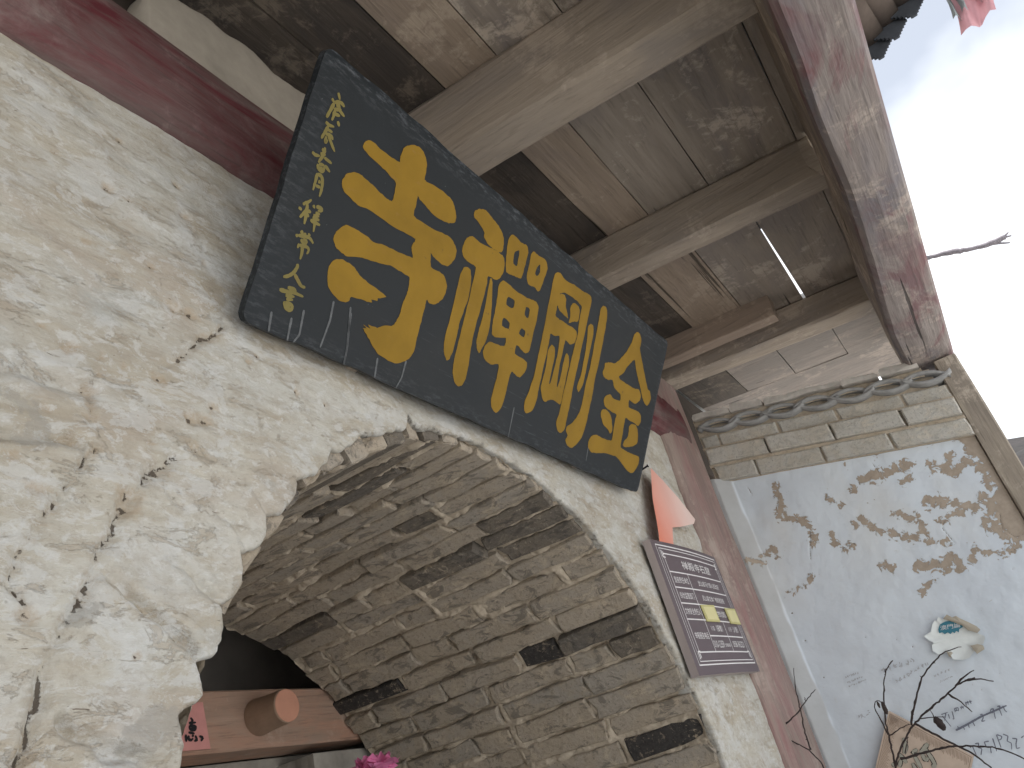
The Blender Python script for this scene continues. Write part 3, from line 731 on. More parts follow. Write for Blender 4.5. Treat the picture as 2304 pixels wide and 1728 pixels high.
# clay packing above the tie beam with a ragged outline
pts_top = [(0.762, 1.735), (0.757, 1.80), (0.775, 1.90), (0.83, 1.955), (0.93, 1.975), (1.03, 1.985), (1.10, 1.995), (1.16, 1.965), (1.22, 1.975), (1.32, 1.985), (1.5, 1.98), (1.62, 1.97), (1.62, 1.735)]
nx_, nz_ = 120, 22
xs = np.linspace(0.757, 1.62, nx_)
top = np.interp(xs, [p[0] for p in pts_top[1:-1]], [p[1] for p in pts_top[1:-1]]) + 0.010 * fbm(xs * 16, 0, 3, 3)
PXp, TT = np.meshgrid(xs, np.linspace(0, 1, nz_), indexing='ij')
PZp = 1.722 + (top[:, None] - 1.722) * TT
edge = np.minimum(np.minimum(1, (1 - TT) / 0.06), np.minimum(1, (PXp - 0.757) / 0.015))
PYp = 1.078 - 0.075 * np.sqrt(np.clip(edge, 0, 1)) + 0.006 * fbm(PXp * 9, PZp * 9, 2, 4)
mk('clay_packing', np.stack([PXp, PYp, PZp], -1).reshape(-1, 3), grid_faces(nx_, nz_)[:, ::-1], M['pad'], roof, True)

# rafters run out from the wall
raf = [(-0.62, -0.46, 1.76), (0.50, 0.66, 1.76), (1.625, 1.775, 1.70), (2.735, 2.865, 1.785), (4.03, 4.215, 1.815)]
for i, (xa, xb, zb_) in enumerate(raf):
    y0, y1 = 1.08, (-0.20 if i != 3 else -0.155)
    p0 = ((xa + xb) / 2, y0, zb_ + 0.09 * y0 + 0.0); p1 = ((xa + xb) / 2, y1, zb_ + 0.09 * y1)
    hgt = 1.975 - zb_
    r_o = beam('rafter', p0, p1, xb - xa, hgt, M['rafter'], roof, 16, 0.10, 0.005, 20 + i)
# pale axe cut on the outer end of the third rafter
Zr = ZM(1536, 0, 0.3472)
cutp = [onX(Zr(p), 2.731) for p in [(742, 925), (800, 905), (845, 960), (880, 1010), (922, 1132), (870, 1112), (812, 1078), (770, 1005)]]
cutb = [p + np.array([0.02, 0, 0]) for p in cutp]
nq = len(cutp)
mk('axe_cut', cutp + cutb, [tuple(range(nq)), tuple(range(nq, 2 * nq))[::-1]] + [(i, (i + 1) % nq, nq + (i + 1) % nq, nq + i) for i in range(nq)], M['cutwood'], roof)
# short lath nailed beside the last rafter
beam('batten', (3.895, 1.06, zc(1.06) - 0.125), (3.885, 0.305, zc(0.305) - 0.120), 0.095, 0.128, M['stub'], roof, 8, 0.05, 0.002, 77)

# planks, laid along the wall on top of the rafters
def plank(x0, x1, y0, y1, seed, y0b=None, y1b=None, mat=None, th=0.035, dz=None):
    if mat is None:
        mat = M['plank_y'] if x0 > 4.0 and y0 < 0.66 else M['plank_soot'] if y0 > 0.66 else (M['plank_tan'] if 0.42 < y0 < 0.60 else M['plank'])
    r3 = random.Random(seed)
    y0b = y0 if y0b is None else y0b; y1b = y1 if y1b is None else y1b
    nx = 6; v = []
    dz = r3.uniform(0, 0.006) if dz is None else dz
    tilt = r3.uniform(-0.003, 0.003)
    for k in range(nx + 1):
        t_ = k / nx; x = x0 + (x1 - x0) * t_
        a = y0 + (y0b - y0) * t_ + (r3.uniform(-0.0012, 0.0012)); b = y1 + (y1b - y1) * t_ + (r3.uniform(-0.0012, 0.0012))
        sag = -0.003 * math.sin(math.pi * t_)
        for (yy, e) in ((a, -1), (b, 1)):
            z = zc(yy) + dz + e * tilt + sag
            v += [(x, yy, z), (x, yy, z + th)]
    f = []
    for k in range(nx):
        o, p = 4 * k, 4 * (k + 1)
        f += [(o, p, p + 2, o + 2), (o + 1, o + 3, p + 3, p + 1), (o, o + 1, p + 1, p), (o + 2, p + 2, p + 3, o + 3)]
    f += [(0, 2, 3, 1), (4 * nx, 4 * nx + 1, 4 * nx + 3, 4 * nx + 2)]
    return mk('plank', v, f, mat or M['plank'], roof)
bays = [(-0.54, 0.58, [-0.43, -0.15, 0.10, 0.34, 0.58, 0.80, 1.08]),
        (0.58, 1.70, [-0.43, -0.14, 0.07, 0.29, 0.526, 0.722, 0.93, 1.08]),
        (1.70, 2.80, [-0.43, -0.135, 0.226, 0.492, 0.690, 0.90, 1.08]),
        (2.80, 4.12, [-0.43, -0.145, 0.145, 0.437, 0.712, 0.91, 1.08]),
        (4.12, 5.02, [-0.43, -0.14, 0.11, 0.44, 0.76, 1.08])]
sd = 100
G = 0.0022
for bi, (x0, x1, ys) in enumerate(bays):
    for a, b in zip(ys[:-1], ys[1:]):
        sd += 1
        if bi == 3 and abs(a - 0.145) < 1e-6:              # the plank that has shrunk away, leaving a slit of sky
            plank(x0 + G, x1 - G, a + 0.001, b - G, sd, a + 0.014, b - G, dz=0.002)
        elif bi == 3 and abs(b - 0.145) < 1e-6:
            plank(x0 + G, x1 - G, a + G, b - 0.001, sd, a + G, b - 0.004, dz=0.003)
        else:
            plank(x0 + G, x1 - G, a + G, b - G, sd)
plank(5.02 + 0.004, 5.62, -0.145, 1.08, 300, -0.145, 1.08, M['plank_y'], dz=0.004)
# covering of tiles and clay above the planks, open along the slit
def slab(x0, x1, y0, y1):
    z = lambda y, o: zc(y) + o
    v = [(x0, y0, z(y0, .05)), (x1, y0, z(y0, .05)), (x1, y1, z(y1, .05)), (x0, y1, z(y1, .05)), (x0, y0, z(y0, .16)), (x1, y0, z(y0, .16)), (x1, y1, z(y1, .16)), (x0, y1, z(y1, .16))]
    mk('roof_covering', v, BOXF, M['tile'], roof)
slab(-3.6, 3.30, -0.44, 1.10); slab(4.30, 5.58, -0.14, 1.10)
slab(3.302, 4.298, -0.44, 0.105); slab(3.302, 4.298, 0.205, 1.10)
mk('rear_roof', [(-3.6, 1.102, 2.12), (5.58, 1.102, 2.12), (5.58, 5.6, 2.55), (-3.6, 5.6, 2.55), (-3.6, 1.102, 2.24), (5.58, 1.102, 2.24), (5.58, 5.6, 2.67), (-3.6, 5.6, 2.67)], BOXF, M['tile'], roof)

# faded red eave beam
v, f = [], []
nseg = 70
prof = [(-0.166, 1.75), (-0.163, 1.66), (-0.160, 1.56), (-0.160, 1.475), (-0.166, 1.437), (-0.182, 1.421), (-0.24, 1.414), (-0.300, 1.416), (-0.326, 1.424), (-0.338, 1.440), (-0.343, 1.50), (-0.345, 1.60), (-0.343, 1.75)]
n = len(prof)
for k in range(nseg + 1):
    x = -0.8 + 5.23 * k / nseg
    for i, (y, z) in enumerate(prof):
        lo = 1.0 if 3 < i < 8 else 0.4
        v.append((x, y + (0.050 * min(1, max(0, (x - 2.4) / 1.2)) if i < 6 else 0) + (0.007 * float(fbm(x * 2.5, z * 5, 4.0, 3)) if i < 8 else 0), z + 0.009 * lo * float(fbm(x * 3.0, y * 12, 2.0, 4))))
for k in range(nseg):
    for i in range(n - 1):
        f.append((k * n + i, k * n + i + 1, (k + 1) * n + i + 1, (k + 1) * n + i))
f.append(tuple(range(n))); f.append(tuple(range(nseg * n, nseg * n + n))[::-1])
eb = mk('eave_beam', v, f, M['eave'], roof, False)
eb.data.materials.append(M['plank'])
for pi, pol in enumerate(eb.data.polygons):
    if pi < nseg * (n - 1) and pi % (n - 1) < 3: pol.material_index = 1
eb['label'] = 'eave beam with flaking faded red paint'
# boards closing the gap between eave beam and planks, bay by bay
for i, (xa, xb) in enumerate([(-0.44, 0.48), (0.68, 1.605), (1.795, 2.715), (2.885, 4.01), (4.235, 5.0)]):
    mk('closing_board', boxv(xa, xb, -0.200, -0.172, 1.752, 1.951), BOXF, M['plank'], roof)

# scalloped drip tiles where the eave kicks out
def drip_tile(tip, w, hgt, seed):
    """pendant plate with a scalloped lower edge, and the pan tile behind it"""
    tip = np.array(tip, float)
    N_ = 6; out = []
    for sgn in (-1, 1):
        side_ = []
        for k in range(N_ * 4 + 1):
            t_ = k / (N_ * 4)
            b = 0.0075 * abs(math.sin(math.pi * t_ * N_)) if 0 < t_ < 1 else 0
            side_.append((sgn * (w / 2) * t_ + sgn * b * 0.7, hgt * 0.62 * (t_ ** 0.9) - b * 0.7))
        out.append(side_)
    outline = out[0][::-1] + out[1][1:]
    for k in range(0, 13):
        t_ = k / 12
        outline.append((w / 2 - w * t_, hgt - 0.16 * w * math.sin(math.pi * t_)))
    n = len(outline); th = 0.010
    fx = lambda a, b, d: (tip[0] + d + 0.25 * b, tip[1] + a, tip[2] + b)
    v = [fx(a, b, 0) for a, b in outline] + [fx(a, b, th) for a, b in outline]
    f = [tuple(range(n)), tuple(range(n, 2 * n))[::-1]] + [(i, n + i, n + (i + 1) % n, (i + 1) % n) for i in range(n)]
    plate = mk('drip_tile', v, f, M['tile_dark'], roof)
    v, f = [], []
    for k in range(13):
        t_ = k / 12
        a, b = w / 2 - w * t_, hgt - 0.16 * w * math.sin(math.pi * t_)
        for (xx, yy, dz) in ((0.0, 0, 0), (-0.24, 0.04, 0.05), (-0.24, 0.04, 0.065), (0.0, 0, 0.015)):
            p = fx(a, b, 0.0); v.append((p[0] + xx, p[1] + yy, p[2] + dz))
    for k in range(12):
        for i in range(4):
            j = (i + 1) % 4
            f.append((4 * k + i, 4 * k + j, 4 * k + 4 + j, 4 * k + 4 + i))
    mk('pan_body', v, f, M['pan'], plate, True)
ZD = ZM(1700, 0, 0.27306)
for i, (p, xx) in enumerate([((1310, 125), 2.50), ((1166, 306), 2.51), ((1040, 470), 2.52), ((1470, -60), 2.49)]):
    drip_tile(onX(ZD(p), xx), 0.112, 0.10, i)
mk('verge_board', [(2.20, -0.72, 2.115), (2.56, -0.72, 2.115), (2.56, -0.40, 2.06), (2.20, -0.40, 2.06), (2.20, -0.72, 2.15), (2.56, -0.72, 2.15), (2.56, -0.40, 2.10), (2.20, -0.40, 2.10)], BOXF, M['pan'], roof)

# ------------------------------------------------------------------ posts
cp = empty('corner_post', (3.8, 1.0, gz), 'red painted round corner post between the gateway wall and the side wall', 'post')
v, f = [], []
ns, na_ = 70, 26
zs = np.linspace(gz, 1.83, ns)
for z in zs:
    lean = 0.0
    for i in range(na_):
        a = math.pi * i / (na_ - 1)
        xx = 3.80 - 0.272 * math.cos(a)
        yy = 1.04 - 0.082 * max(0.0, math.sin(a)) ** 0.3
        gr = 0.006 * float(vnoise(xx * 30, z * 1.2, 3)) + 0.004 * float(vnoise(xx * 70, z * 2.5, 8)) if 0.5 < z + 3 else 0
        v.append((xx + 0.006 * float(vnoise(z * 2, i * 0.3, 1)), yy + gr, z))
for k in range(ns - 1):
    for i in range(na_ - 1):
        f.append((k * na_ + i, k * na_ + i + 1, (k + 1) * na_ + i + 1, (k + 1) * na_ + i))
mk('shaft', v, f, M['post'], cp, True)
ep = empty('end_post', (4.2, -0.28, gz), 'bare weathered grey-brown post at the outer end of the peeling side wall', 'post')
beam('shaft', (4.21, -0.229, gz), (4.21, -0.229, 1.405), 0.16, 0.104, M['greypost'], ep, 22, 0.08, 0.004, 55)

# ------------------------------------------------------------------ side wall
XS = 4.15
side = empty('side_wall', (XS, 0.35, gz), 'white limewashed side wall with peeling patches, graffiti and tile coping', 'wall')
def zb(y): return 1.285 + 0.23 * (y - 0.96)
ncy, ncz = 330, 300
ycol = np.linspace(1.03, -0.226, ncy)
tz = np.linspace(0, 1, ncz)
zlow = -0.42
YS, TZ = np.meshgrid(ycol, tz, indexing='ij')
ZS = zlow + (zb(YS) + 0.01 - zlow) * TZ
ZX = ZM(1536, 1152, 0.3472); Z6 = ZM(1536, 576, 0.3472); ZG = ZM(1900, 1380, 0.20976)
def sp(p, f): q = onX(f(p), XS); return (q[1], q[2])
warpa = 0.022 * fbm(YS * 11, ZS * 11, 1.0, 4); warpb = 0.022 * fbm(YS * 11, ZS * 11, 6.0, 4)
peel_f = np.full(YS.shape, -1.0)
blobs = [(Z6, [(600, 1500), (640, 1650)], .016), (Z6, [(1170, 1440), (1300, 1410), (1440, 1350)], .022), (Z6, [(1430, 1470), (1480, 1450)], .014),
         (Z6, [(950, 1540), (1000, 1600)], .012), (Z6, [(1640, 1360), (1760, 1400), (1880, 1320)], .016), (Z6, [(1600, 1590), (1760, 1600), (1900, 1640)], .018),
         (Z6, [(1760, 1400), (1720, 1290)], .010), (Z6, [(1880, 1320), (1960, 1420), (2000, 1500)], .016), (Z6, [(1580, 1330), (1640, 1400)], .012), (Z6, [(1100, 1500), (1110, 1520)], .012), (Z6, [(1950, 1560), (2060, 1650)], .02),
         (ZX, [(640, 20), (800, 60), (830, 120), (850, 210)], .016), (ZX, [(1170, 60), (1260, 120), (1420, 170), (1500, 170)], .014), (ZX, [(1290, 340), (1340, 370)], .014),
         (ZX, [(1540, 370), (1640, 320), (1740, 310), (1800, 350)], .022), (ZX, [(1700, 380), (1780, 370)], .015), (ZX, [(1860, 310), (1890, 330)], .014), (ZX, [(1540, 190), (1730, 190)], .007),
         (ZX, [(1550, 520), (1600, 470), (1630, 440)], .011), (ZX, [(1500, 20), (1580, 150)], .011), (ZX, [(1980, 80), (2060, 130), (2130, 160)], .022), (ZX, [(2060, 130), (2070, 180)], .012),
         (ZX, [(1960, 260), (2060, 270)], .012), (ZX, [(520, 290), (590, 250), (620, 300)], .012), (ZX, [(1040, 240), (1090, 210)], .008), (ZX, [(690, 540), (780, 490), (830, 400)], .006), (ZX, [(980, 160), (990, 200)], .012),
         (ZX, [(1870, 210), (1880, 260)], .008), (ZX, [(1690, 60), (1760, 20), (1800, 10)], .011), (ZX, [(1100, 60), (1130, 80)], .010), (ZX, [(450, 320), (530, 340)], .010), (ZX, [(2110, 250), (2180, 220)], .010),
         (ZX, [(1400, 10), (1480, 60)], .012)]
for fz, pl, r in blobs:
    d = seg_dist(YS + warpa, ZS + warpb, [sp(p, fz) for p in pl])
    peel_f = np.maximum(peel_f, np.clip((r * 1.15 - d) / 0.040, -1, 0.30))
rg = fbm(YS * 9, ZS * 9, 11, 5) + 0.25 * fbm(YS * 34, ZS * 34, 3, 3)
upper = np.clip((ZS - zb(YS) + 0.62) / 0.3, 0, 1) * np.clip((0.62 - YS) / 0.4, 0, 1)
peel_f = np.maximum(peel_f, (rg - 0.50 - 0.5 * (1 - upper)) / 0.5)
# the outer edge has lost most of its limewash
peel_f = np.maximum(peel_f, (0.035 + 0.09 * fbm(ZS * 5, 0, 4, 4) - (YS + 0.226)) / 0.05)
peel = np.clip(peel_f + 0.5, -0.6, 1.3)
cr = np.zeros_like(peel)
for fz, pl in [(ZX, [(830, 130), (825, 300)]), (ZX, [(1700, 60), (1690, 110), (1760, 200)]), (ZX, [(2050, 10), (2070, 110), (2160, 160), (2212, 140)]), 
               (Z6, [(1230, 1340), (1270, 1400)]), (Z6, [(415, 1500), (450, 1550)]), (ZX, [(1020, 240), (1110, 200)]), (ZX, [(2120, 260), (2170, 230)])]:
    d = seg_dist(YS + warpa * .4, ZS + warpb * .4, [sp(p, fz) for p in pl])
    cr = np.maximum(cr, 0.62 * np.exp(-(d / 0.0030) ** 2))
for fz, p, r in [(ZX, (1185, 815), .006), (ZX, (1395, 825), .006), (ZX, (1495, 872), .007), (ZX, (2050, 1045), .005), (ZX, (1970, 1035), .004), (ZX, (1210, 935), .004), (ZX, (795, 835), .008), (ZX, (1130, 1300), .003), (ZX, (710, 655), .010), (ZX, (905, 1072), .007), (ZX, (1100, 205), .010), (ZX, (2130, 370), .006)]:
    c_ = sp(p, fz); d = np.hypot(YS + warpa * .5 - c_[0], ZS + warpb * .5 - c_[1]); cr = np.maximum(cr, 0.8 * np.exp(-(d / (r * 0.62)) ** 2))
stain = np.clip(fbm(YS * 3.2, ZS * 1.6, 8, 4) * 1.6 - 0.28, 0, 1) * 0.5 * np.clip((ZS - 0.45) / 0.4, 0, 1)
stain = np.maximum(stain, 0.35 * np.clip(fbm(YS * 12, ZS * 2.0, 2, 3) * 2 - 0.5, 0, 1) * upper)
hx_ = 0.010 * fbm(YS * 3, ZS * 3, 2, 4) + 0.003 * fbm(YS * 15, ZS * 15, 5, 4) - 0.004 * cr
XSg = XS - hx_
# splayed return next to the corner post
ret = np.clip((YS - 0.892) / 0.07, 0, 1.03)
XSg = XSg - 0.066 * ret
mk('plaster', np.stack([XSg, YS, ZS], -1).reshape(-1, 3), grid_faces(ncy, ncz), M['lime'], side, True, dict(peel=peel, dirt=np.clip(cr, 0, 1), stain=stain, cement=0.85 * np.clip((YS + 0.012 * fbm(ZS * 7, 0, 1, 3) - 0.893) / 0.008, 0, 1)))
mk('wall_core', [(XS + .02, .90, gz), (XS + .16, .90, gz), (XS + .16, -.225, gz), (XS + .02, -.225, gz), (XS + .02, .90, zb(.90) + .28), (XS + .16, .90, zb(.90) + .28), (XS + .16, -.225, zb(-.225) + .28), (XS + .02, -.225, zb(-.225) + .28)], [q[::-1] for q in BOXF], M['mud'], side)
mk('wall_foot', boxv(XS - 0.004, XS + 0.02, -0.226, 0.96, gz, zlow + 0.003), BOXF, M['lime'], side)
# corbel courses of bricks
def course(o0, o1, xf, cuts, mat, seed, depth=0.16, jit=0.003):
    r3 = random.Random(seed)
    for a, b in zip(cuts[:-1], cuts[1:]):
        y0, y1 = a - 0.006, b + 0.006            # from inner (large y) to outer
        dx = r3.uniform(-0.006, 0.006)
        pts = [(0, 0), (0.33, 0), (0.67, 0), (1, 0), (1, 0.5), (1, 1), (0.67, 1), (0.33, 1), (0, 1), (0, 0.5)]
        fa, ri, ba = [], [], []
        for (u, w_) in pts:
            yy = y0 + (y1 - y0) * u + r3.uniform(-jit, jit); o = o0 + (o1 - o0) * w_ + r3.uniform(-jit, jit) * 0.7
            yi = yy + (-0.007 if u == 0 else 0.007 if u == 1 else 0); oi = o + (0.006 if w_ == 0 else -0.006 if w_ == 1 else 0)
            fa.append((xf + dx, yi, zb(yi) + oi)); ri.append((xf + dx + 0.006, yy, zb(yy) + o)); ba.append((xf + depth, yy, zb(yy) + o))
        v = fa + ri + ba; n = 10
        f = [tuple(range(n))]
        for q in range(n):
            k_ = (q + 1) % n
            f.append((q, n + q, n + k_, k_)); f.append((n + q, 2 * n + q, 2 * n + k_, n + k_))
        mk('brick', v, [q[::-1] for q in f], mat, side)
course(0.0, 0.083, XS - 0.035, [0.955, 0.74, 0.415, 0.10, -0.235], M['brick_top'], 1)
course(0.099, 0.185, XS - 0.060, [0.965, 0.645, 0.325, 0.005, -0.235], M['brick_top'], 2)
course(0.198, 0.268, XS - 0.018, [0.965, 0.87, 0.56, 0.27, -0.03, -0.235], M['brick_top'], 3)
# mud bed in the joints
for (o0, o1, xf) in [(-0.004, 0.27, XS - 0.010), (0.082, 0.10, XS - 0.026), (0.184, 0.20, XS - 0.030)]:
    ny = 60; yy = np.linspace(0.97, -0.232, ny); v = []
    for y in yy:
        j = 0.006 * float(fbm(y * 14, o0 * 50, 3, 3))
        v += [(xf + j, y, zb(y) + o0), (xf + j, y, zb(y) + o1), (xf + 0.15, y, zb(y) + o1), (xf + 0.15, y, zb(y) + o0)]
    f = []
    for k in range(ny - 1):
        for i in range(4):
            j = (i + 1) % 4
            f.append((4 * k + i, 4 * k + 4 + i, 4 * k + 4 + j, 4 * k + j))
    f += [(0, 1, 2, 3), tuple(4 * (ny - 1) + i for i in (3, 2, 1, 0))]
    mk('mud_bed', v, f, M['mud'], side)
# wave coping of interlocked tiles
def arc_tile(yc, w, rise, up, o, xf, seed):
    r3 = random.Random(seed); n = 15; th = 0.016; v = []; tl = r3.uniform(-0.008, 0.008)
    for k in range(n):
        t_ = k / (n - 1); a = w * (t_ - 0.5)
        b = rise * (1 - (2 * t_ - 1) ** 2) * (1 if up else -1)
        y = yc - a
        zz_ = zb(y) + o + b + tl * (t_ - 0.5)
        for (x, dz) in ((xf, 0), (xf, th), (xf + 0.19, th), (xf + 0.19, 0)):
            v.append((x, y, zz_ + dz))
    f = []
    for k in range(n - 1):
        for i in range(4):
            j = (i + 1) % 4
            f.append((4 * k + i, 4 * k + j, 4 * k + 4 + j, 4 * k + 4 + i))
    f += [(3, 2, 1, 0), tuple(4 * (n - 1) + i for i in range(4))]
    mk('coping_tile', v, f, M['tile'], side, True)
pitch = 0.168
for k in range(7):
    yc = 0.835 - pitch * k
    arc_tile(yc, 0.212, 0.036, False, 0.318, XS - 0.055 + 0.004 * (k % 2), 40 + k)
    arc_tile(yc + 0.012, 0.212, 0.036, True, 0.302, XS - 0.048 - 0.004 * (k % 2), 60 + k)
mk('coping_fill', [(XS + .012, .975, zb(.975) + .26), (XS + .15, .975, zb(.975) + .26), (XS + .15, -.2, zb(-.2) + .26), (XS + .012, -.2, zb(-.2) + .26), (XS + .012, .975, zb(.975) + .375), (XS + .15, .975, zb(.975) + .375), (XS + .15, -.2, zb(-.2) + .375), (XS + .012, -.2, zb(-.2) + .375)], [q[::-1] for q in BOXF], M['mud'], side)
# earth and lime lumps bedding the coping
ny, nu = 190, 16
yy = np.linspace(0.965, -0.17, ny)
v = []
for y in yy:
    tp = 0.385 + 0.010 * float(fbm(y * 6, 1, 1, 3)) + 0.012 * float(vnoise(y * 3.2, 5, 1))
    for i in range(nu):
        t_ = i / (nu - 1)
        o = 0.330 + (tp - 0.330) * t_
        x = XS - 0.028 + 0.014 * float(fbm(y * 18, o * 40, 2, 4)) + 0.02 * t_ ** 3
        if t_ > 0.93: x += 0.05
        v.append((x, y, zb(y) + o))
mk('bedding', v, grid_faces(ny, nu)[:, ::-1], M['mud'], side, True)
r3 = random.Random(9)
y = 0.955
k = 0
while y > -0.12:
    ln = r3.uniform(0.16, 0.25); y1 = max(y - ln, -0.165)
    o0, o1 = 0.366 + r3.uniform(-.004, .006), 0.402 + r3.uniform(-.006, .008)
    pts = [(0, 0), (.3, .02), (.7, -.03), (1, .1), (1, .7), (.93, 1), (.6, .95), (.3, 1.05), (.05, 1), (0, .5)]
    fa = [(XS - 0.062 + r3.uniform(-.004, .004), y + (y1 - y) * a, zb(y + (y1 - y) * a) + o0 + (o1 - o0) * b + r3.uniform(-.003, .003)) for a, b in pts]
    ba = [(p[0] + 0.17, p[1], p[2]) for p in fa]
    n = 10
    mk('coping_slab', fa + ba, [tuple(range(n))[::-1], tuple(range(n, 2 * n))] + [(i, (i + 1) % n, n + (i + 1) % n, n + i) for i in range(n)], M['lump'], side)
    y = y1 - r3.uniform(-0.015, 0.012)

# ------------------------------------------------------------------ flat shapes: filled outlines and lettering
def fill_outline(polys, jitter=0.0, sub=0, seed=0):
    """2D outlines (even-odd) -> verts (n,2), faces"""
    r3 = random.Random(seed)
    cu = bpy.data.curves.new('tmp', 'CURVE'); cu.dimensions = '2D'; cu.fill_mode = 'BOTH'
    for pl in polys:
        pts = []
        m_ = len(pl)
        for i in range(m_):
            a, b = np.array(pl[i], float), np.array(pl[(i + 1) % m_], float)
            p_, q_ = np.array(pl[i - 1], float), np.array(pl[(i + 2) % m_], float)
            pts.append(a + np.array([r3.uniform(-1, 1), r3.uniform(-1, 1)]) * jitter * 0.6)
            for k in range(sub):
                t_ = (k + 1) / (sub + 1)
                # Catmull-Rom, damped, for brush-like curves
                c1 = 0.5 * ((2 * a) + (-p_ + b) * t_ + (2 * p_ - 5 * a + 4 * b - q_) * t_ ** 2 + (-p_ + 3 * a - 3 * b + q_) * t_ ** 3)
                lin = a + (b - a) * t_
                pts.append(lin * 0.35 + c1 * 0.65 + np.array([r3.uniform(-1, 1), r3.uniform(-1, 1)]) * jitter)
        sp_ = cu.splines.new('POLY'); sp_.points.add(len(pts) - 1); sp_.use_cyclic_u = True
        for i, p in enumerate(pts): sp_.points[i].co = (p[0], p[1], 0, 1)
    return curve_mesh(cu)
def curve_mesh(cu):
    ob = bpy.data.objects.new('tmp', cu); COL.objects.link(ob)
    bpy.context.view_layer.update()
    me = bpy.data.meshes.new_from_object(ob.evaluated_get(bpy.context.evaluated_depsgraph_get()))
    v = np.array([x.co[:] for x in me.vertices]).reshape(-1, 3)[:, :2]; f = [tuple(p.vertices) for p in me.polygons]
    bpy.data.objects.remove(ob); bpy.data.curves.remove(cu); bpy.data.meshes.remove(me)
    return v, f
def text_mesh(s_):
    cu = bpy.data.curves.new('tmp', 'FONT'); cu.body = s_; cu.size = 1.0; cu.resolution_u = 2
    v, f = curve_mesh(cu)
    mn, mx = v.min(0), v.max(0)
    return (v - mn) / (mx - mn), f, (mx - mn)
def strokes_mesh(lines, to2d, width, seed=0, taper=True):
    """brush or pencil strokes as flat ribbons with round ends, in 2D"""
    V_, F_, lift = [], [], []
    r3 = random.Random(seed)
    for li, item in enumerate(lines):
        if isinstance(item, tuple) and isinstance(item[1], (int, float)): pl, wd = item
        else: pl, wd = item, width
        p = np.array([to2d(q) for q in pl], float)
        # resample smooth
        d = np.concatenate([[0], np.cumsum(np.linalg.norm(np.diff(p, axis=0), axis=1))])
        n = max(4, int(d[-1] / (wd * 0.45)))
        t_ = np.linspace(0, d[-1], n)
        q = np.stack([np.interp(t_, d, p[:, 0]), np.interp(t_, d, p[:, 1])], 1)
        if n > 6:
            for _ in range(2): q[1:-1] = (q[:-2] + 2 * q[1:-1] + q[2:]) / 4
        tg = np.gradient(q, axis=0); tg /= np.linalg.norm(tg, axis=1)[:, None] + 1e-12
        nm = np.stack([-tg[:, 1], tg[:, 0]], 1)
        e = np.minimum(np.arange(n), np.arange(n)[::-1])
        wv = wd / 2 * np.where(e == 0, 0.55, np.where(e == 1, 0.9, 1.0))
        if taper: wv = wv * np.linspace(1.15, r3.uniform(0.65, 0.95), n)
        wv = wv * np.array([r3.uniform(0.86, 1.12) for _ in range(n)])
        b0 = len(V_)
        V_ += list(q + nm * wv[:, None]) + list(q - nm * wv[:, None])
        lift += [li] * (2 * n)
        F_ += [(b0 + i, b0 + i + 1, b0 + n + i + 1, b0 + n + i) for i in range(n - 1)]
    return np.array(V_), F_, np.array(lift)

# ------------------------------------------------------------------ name plaque
PB = np.array([0.0, 0.95, 0.952]); PVv = np.array([0, -0.326, 0.512]); PVH = np.linalg.norm(PVv); PVv = PVv / PVH
PN = np.array([0, -PVv[2], PVv[1]])
PX0, PX1 = 0.908, 2.786
def p_uv(px):
    q = onP(px, PB, PN) - PB
    return (q[0], q @ PVv)
def p_xyz(uv, off):
    uv = np.asarray(uv, float)
    return PB[None] + np.stack([uv[:, 0], np.zeros(len(uv)), np.zeros(len(uv))], 1) + uv[:, 1:2] * PVv[None] + (PN * 1.0)[None] * np.asarray(off).reshape(-1, 1)
plaque = empty('name_plaque', ((PX0 + PX1) / 2, 0.95, 0.952), 'black lacquered wooden plaque with four large ochre characters, leaning out above the arch', 'plaque')
# board: rounded corners, slightly uneven edge
nu, nv = 150, 44
U, Vv = np.meshgrid(np.linspace(PX0, PX1, nu), np.linspace(0, PVH, nv), indexing='ij')
rc = 0.022
def shrink(U, Vv):
    uu = np.clip(U, PX0 + rc, PX1 - rc); v2 = np.clip(Vv, rc, PVH - rc)
    dx, dy = U - uu, Vv - v2
    L_ = np.maximum(np.abs(dx), np.abs(dy)); R_ = np.hypot(dx, dy); k = np.where(R_ > 1e-9, L_ / np.maximum(R_, 1e-9), 1)
    return uu + dx * k, v2 + dy * k
U2, V2 = shrink(U, Vv)
eb_ = np.minimum(np.minimum(U - PX0, PX1 - U), np.minimum(Vv, PVH - Vv))
U2 = U2 + 0.004 * fbm(Vv * 12, 1, 3, 3) * (eb_ < 0.01); V2 = V2 + 0.004 * fbm(U * 12, 2, 3, 3) * (eb_ < 0.01)
off_f = 0.0 - 0.0012 * np.clip(1 - eb_ / 0.006, 0, 1) + 0.0005 * fbm(U * 5, Vv * 7, 2, 3) - 0.0006
front = p_xyz(np.stack([U2.ravel(), V2.ravel()], 1), off_f.ravel())
backp = p_xyz(np.stack([U2.ravel(), V2.ravel()], 1), np.full(U.size, -0.020))
fg = grid_faces(nu, nv)
idx = np.arange(nu * nv).reshape(nu, nv)
loop = np.concatenate([idx[:-1, 0], idx[-1, :-1], idx[:0:-1, -1], idx[0, :0:-1]])
nN = nu * nv
sidef = [(int(a), int(b), int(b) + nN, int(a) + nN)[::-1] for a, b in zip(loop, np.roll(loop, -1))]
edge_at = np.clip(1 - eb_ / 0.05, 0, 1).ravel()
top_at = np.clip(1 - (PVH - Vv) / 0.06, 0, 1).ravel()
left_at = np.clip(1 - (U - PX0) / 0.10, 0, 1).ravel()
ea = np.clip(np.maximum(np.maximum(edge_at * 0.25, top_at * 0.55), left_at * 0.22), 0, 1)
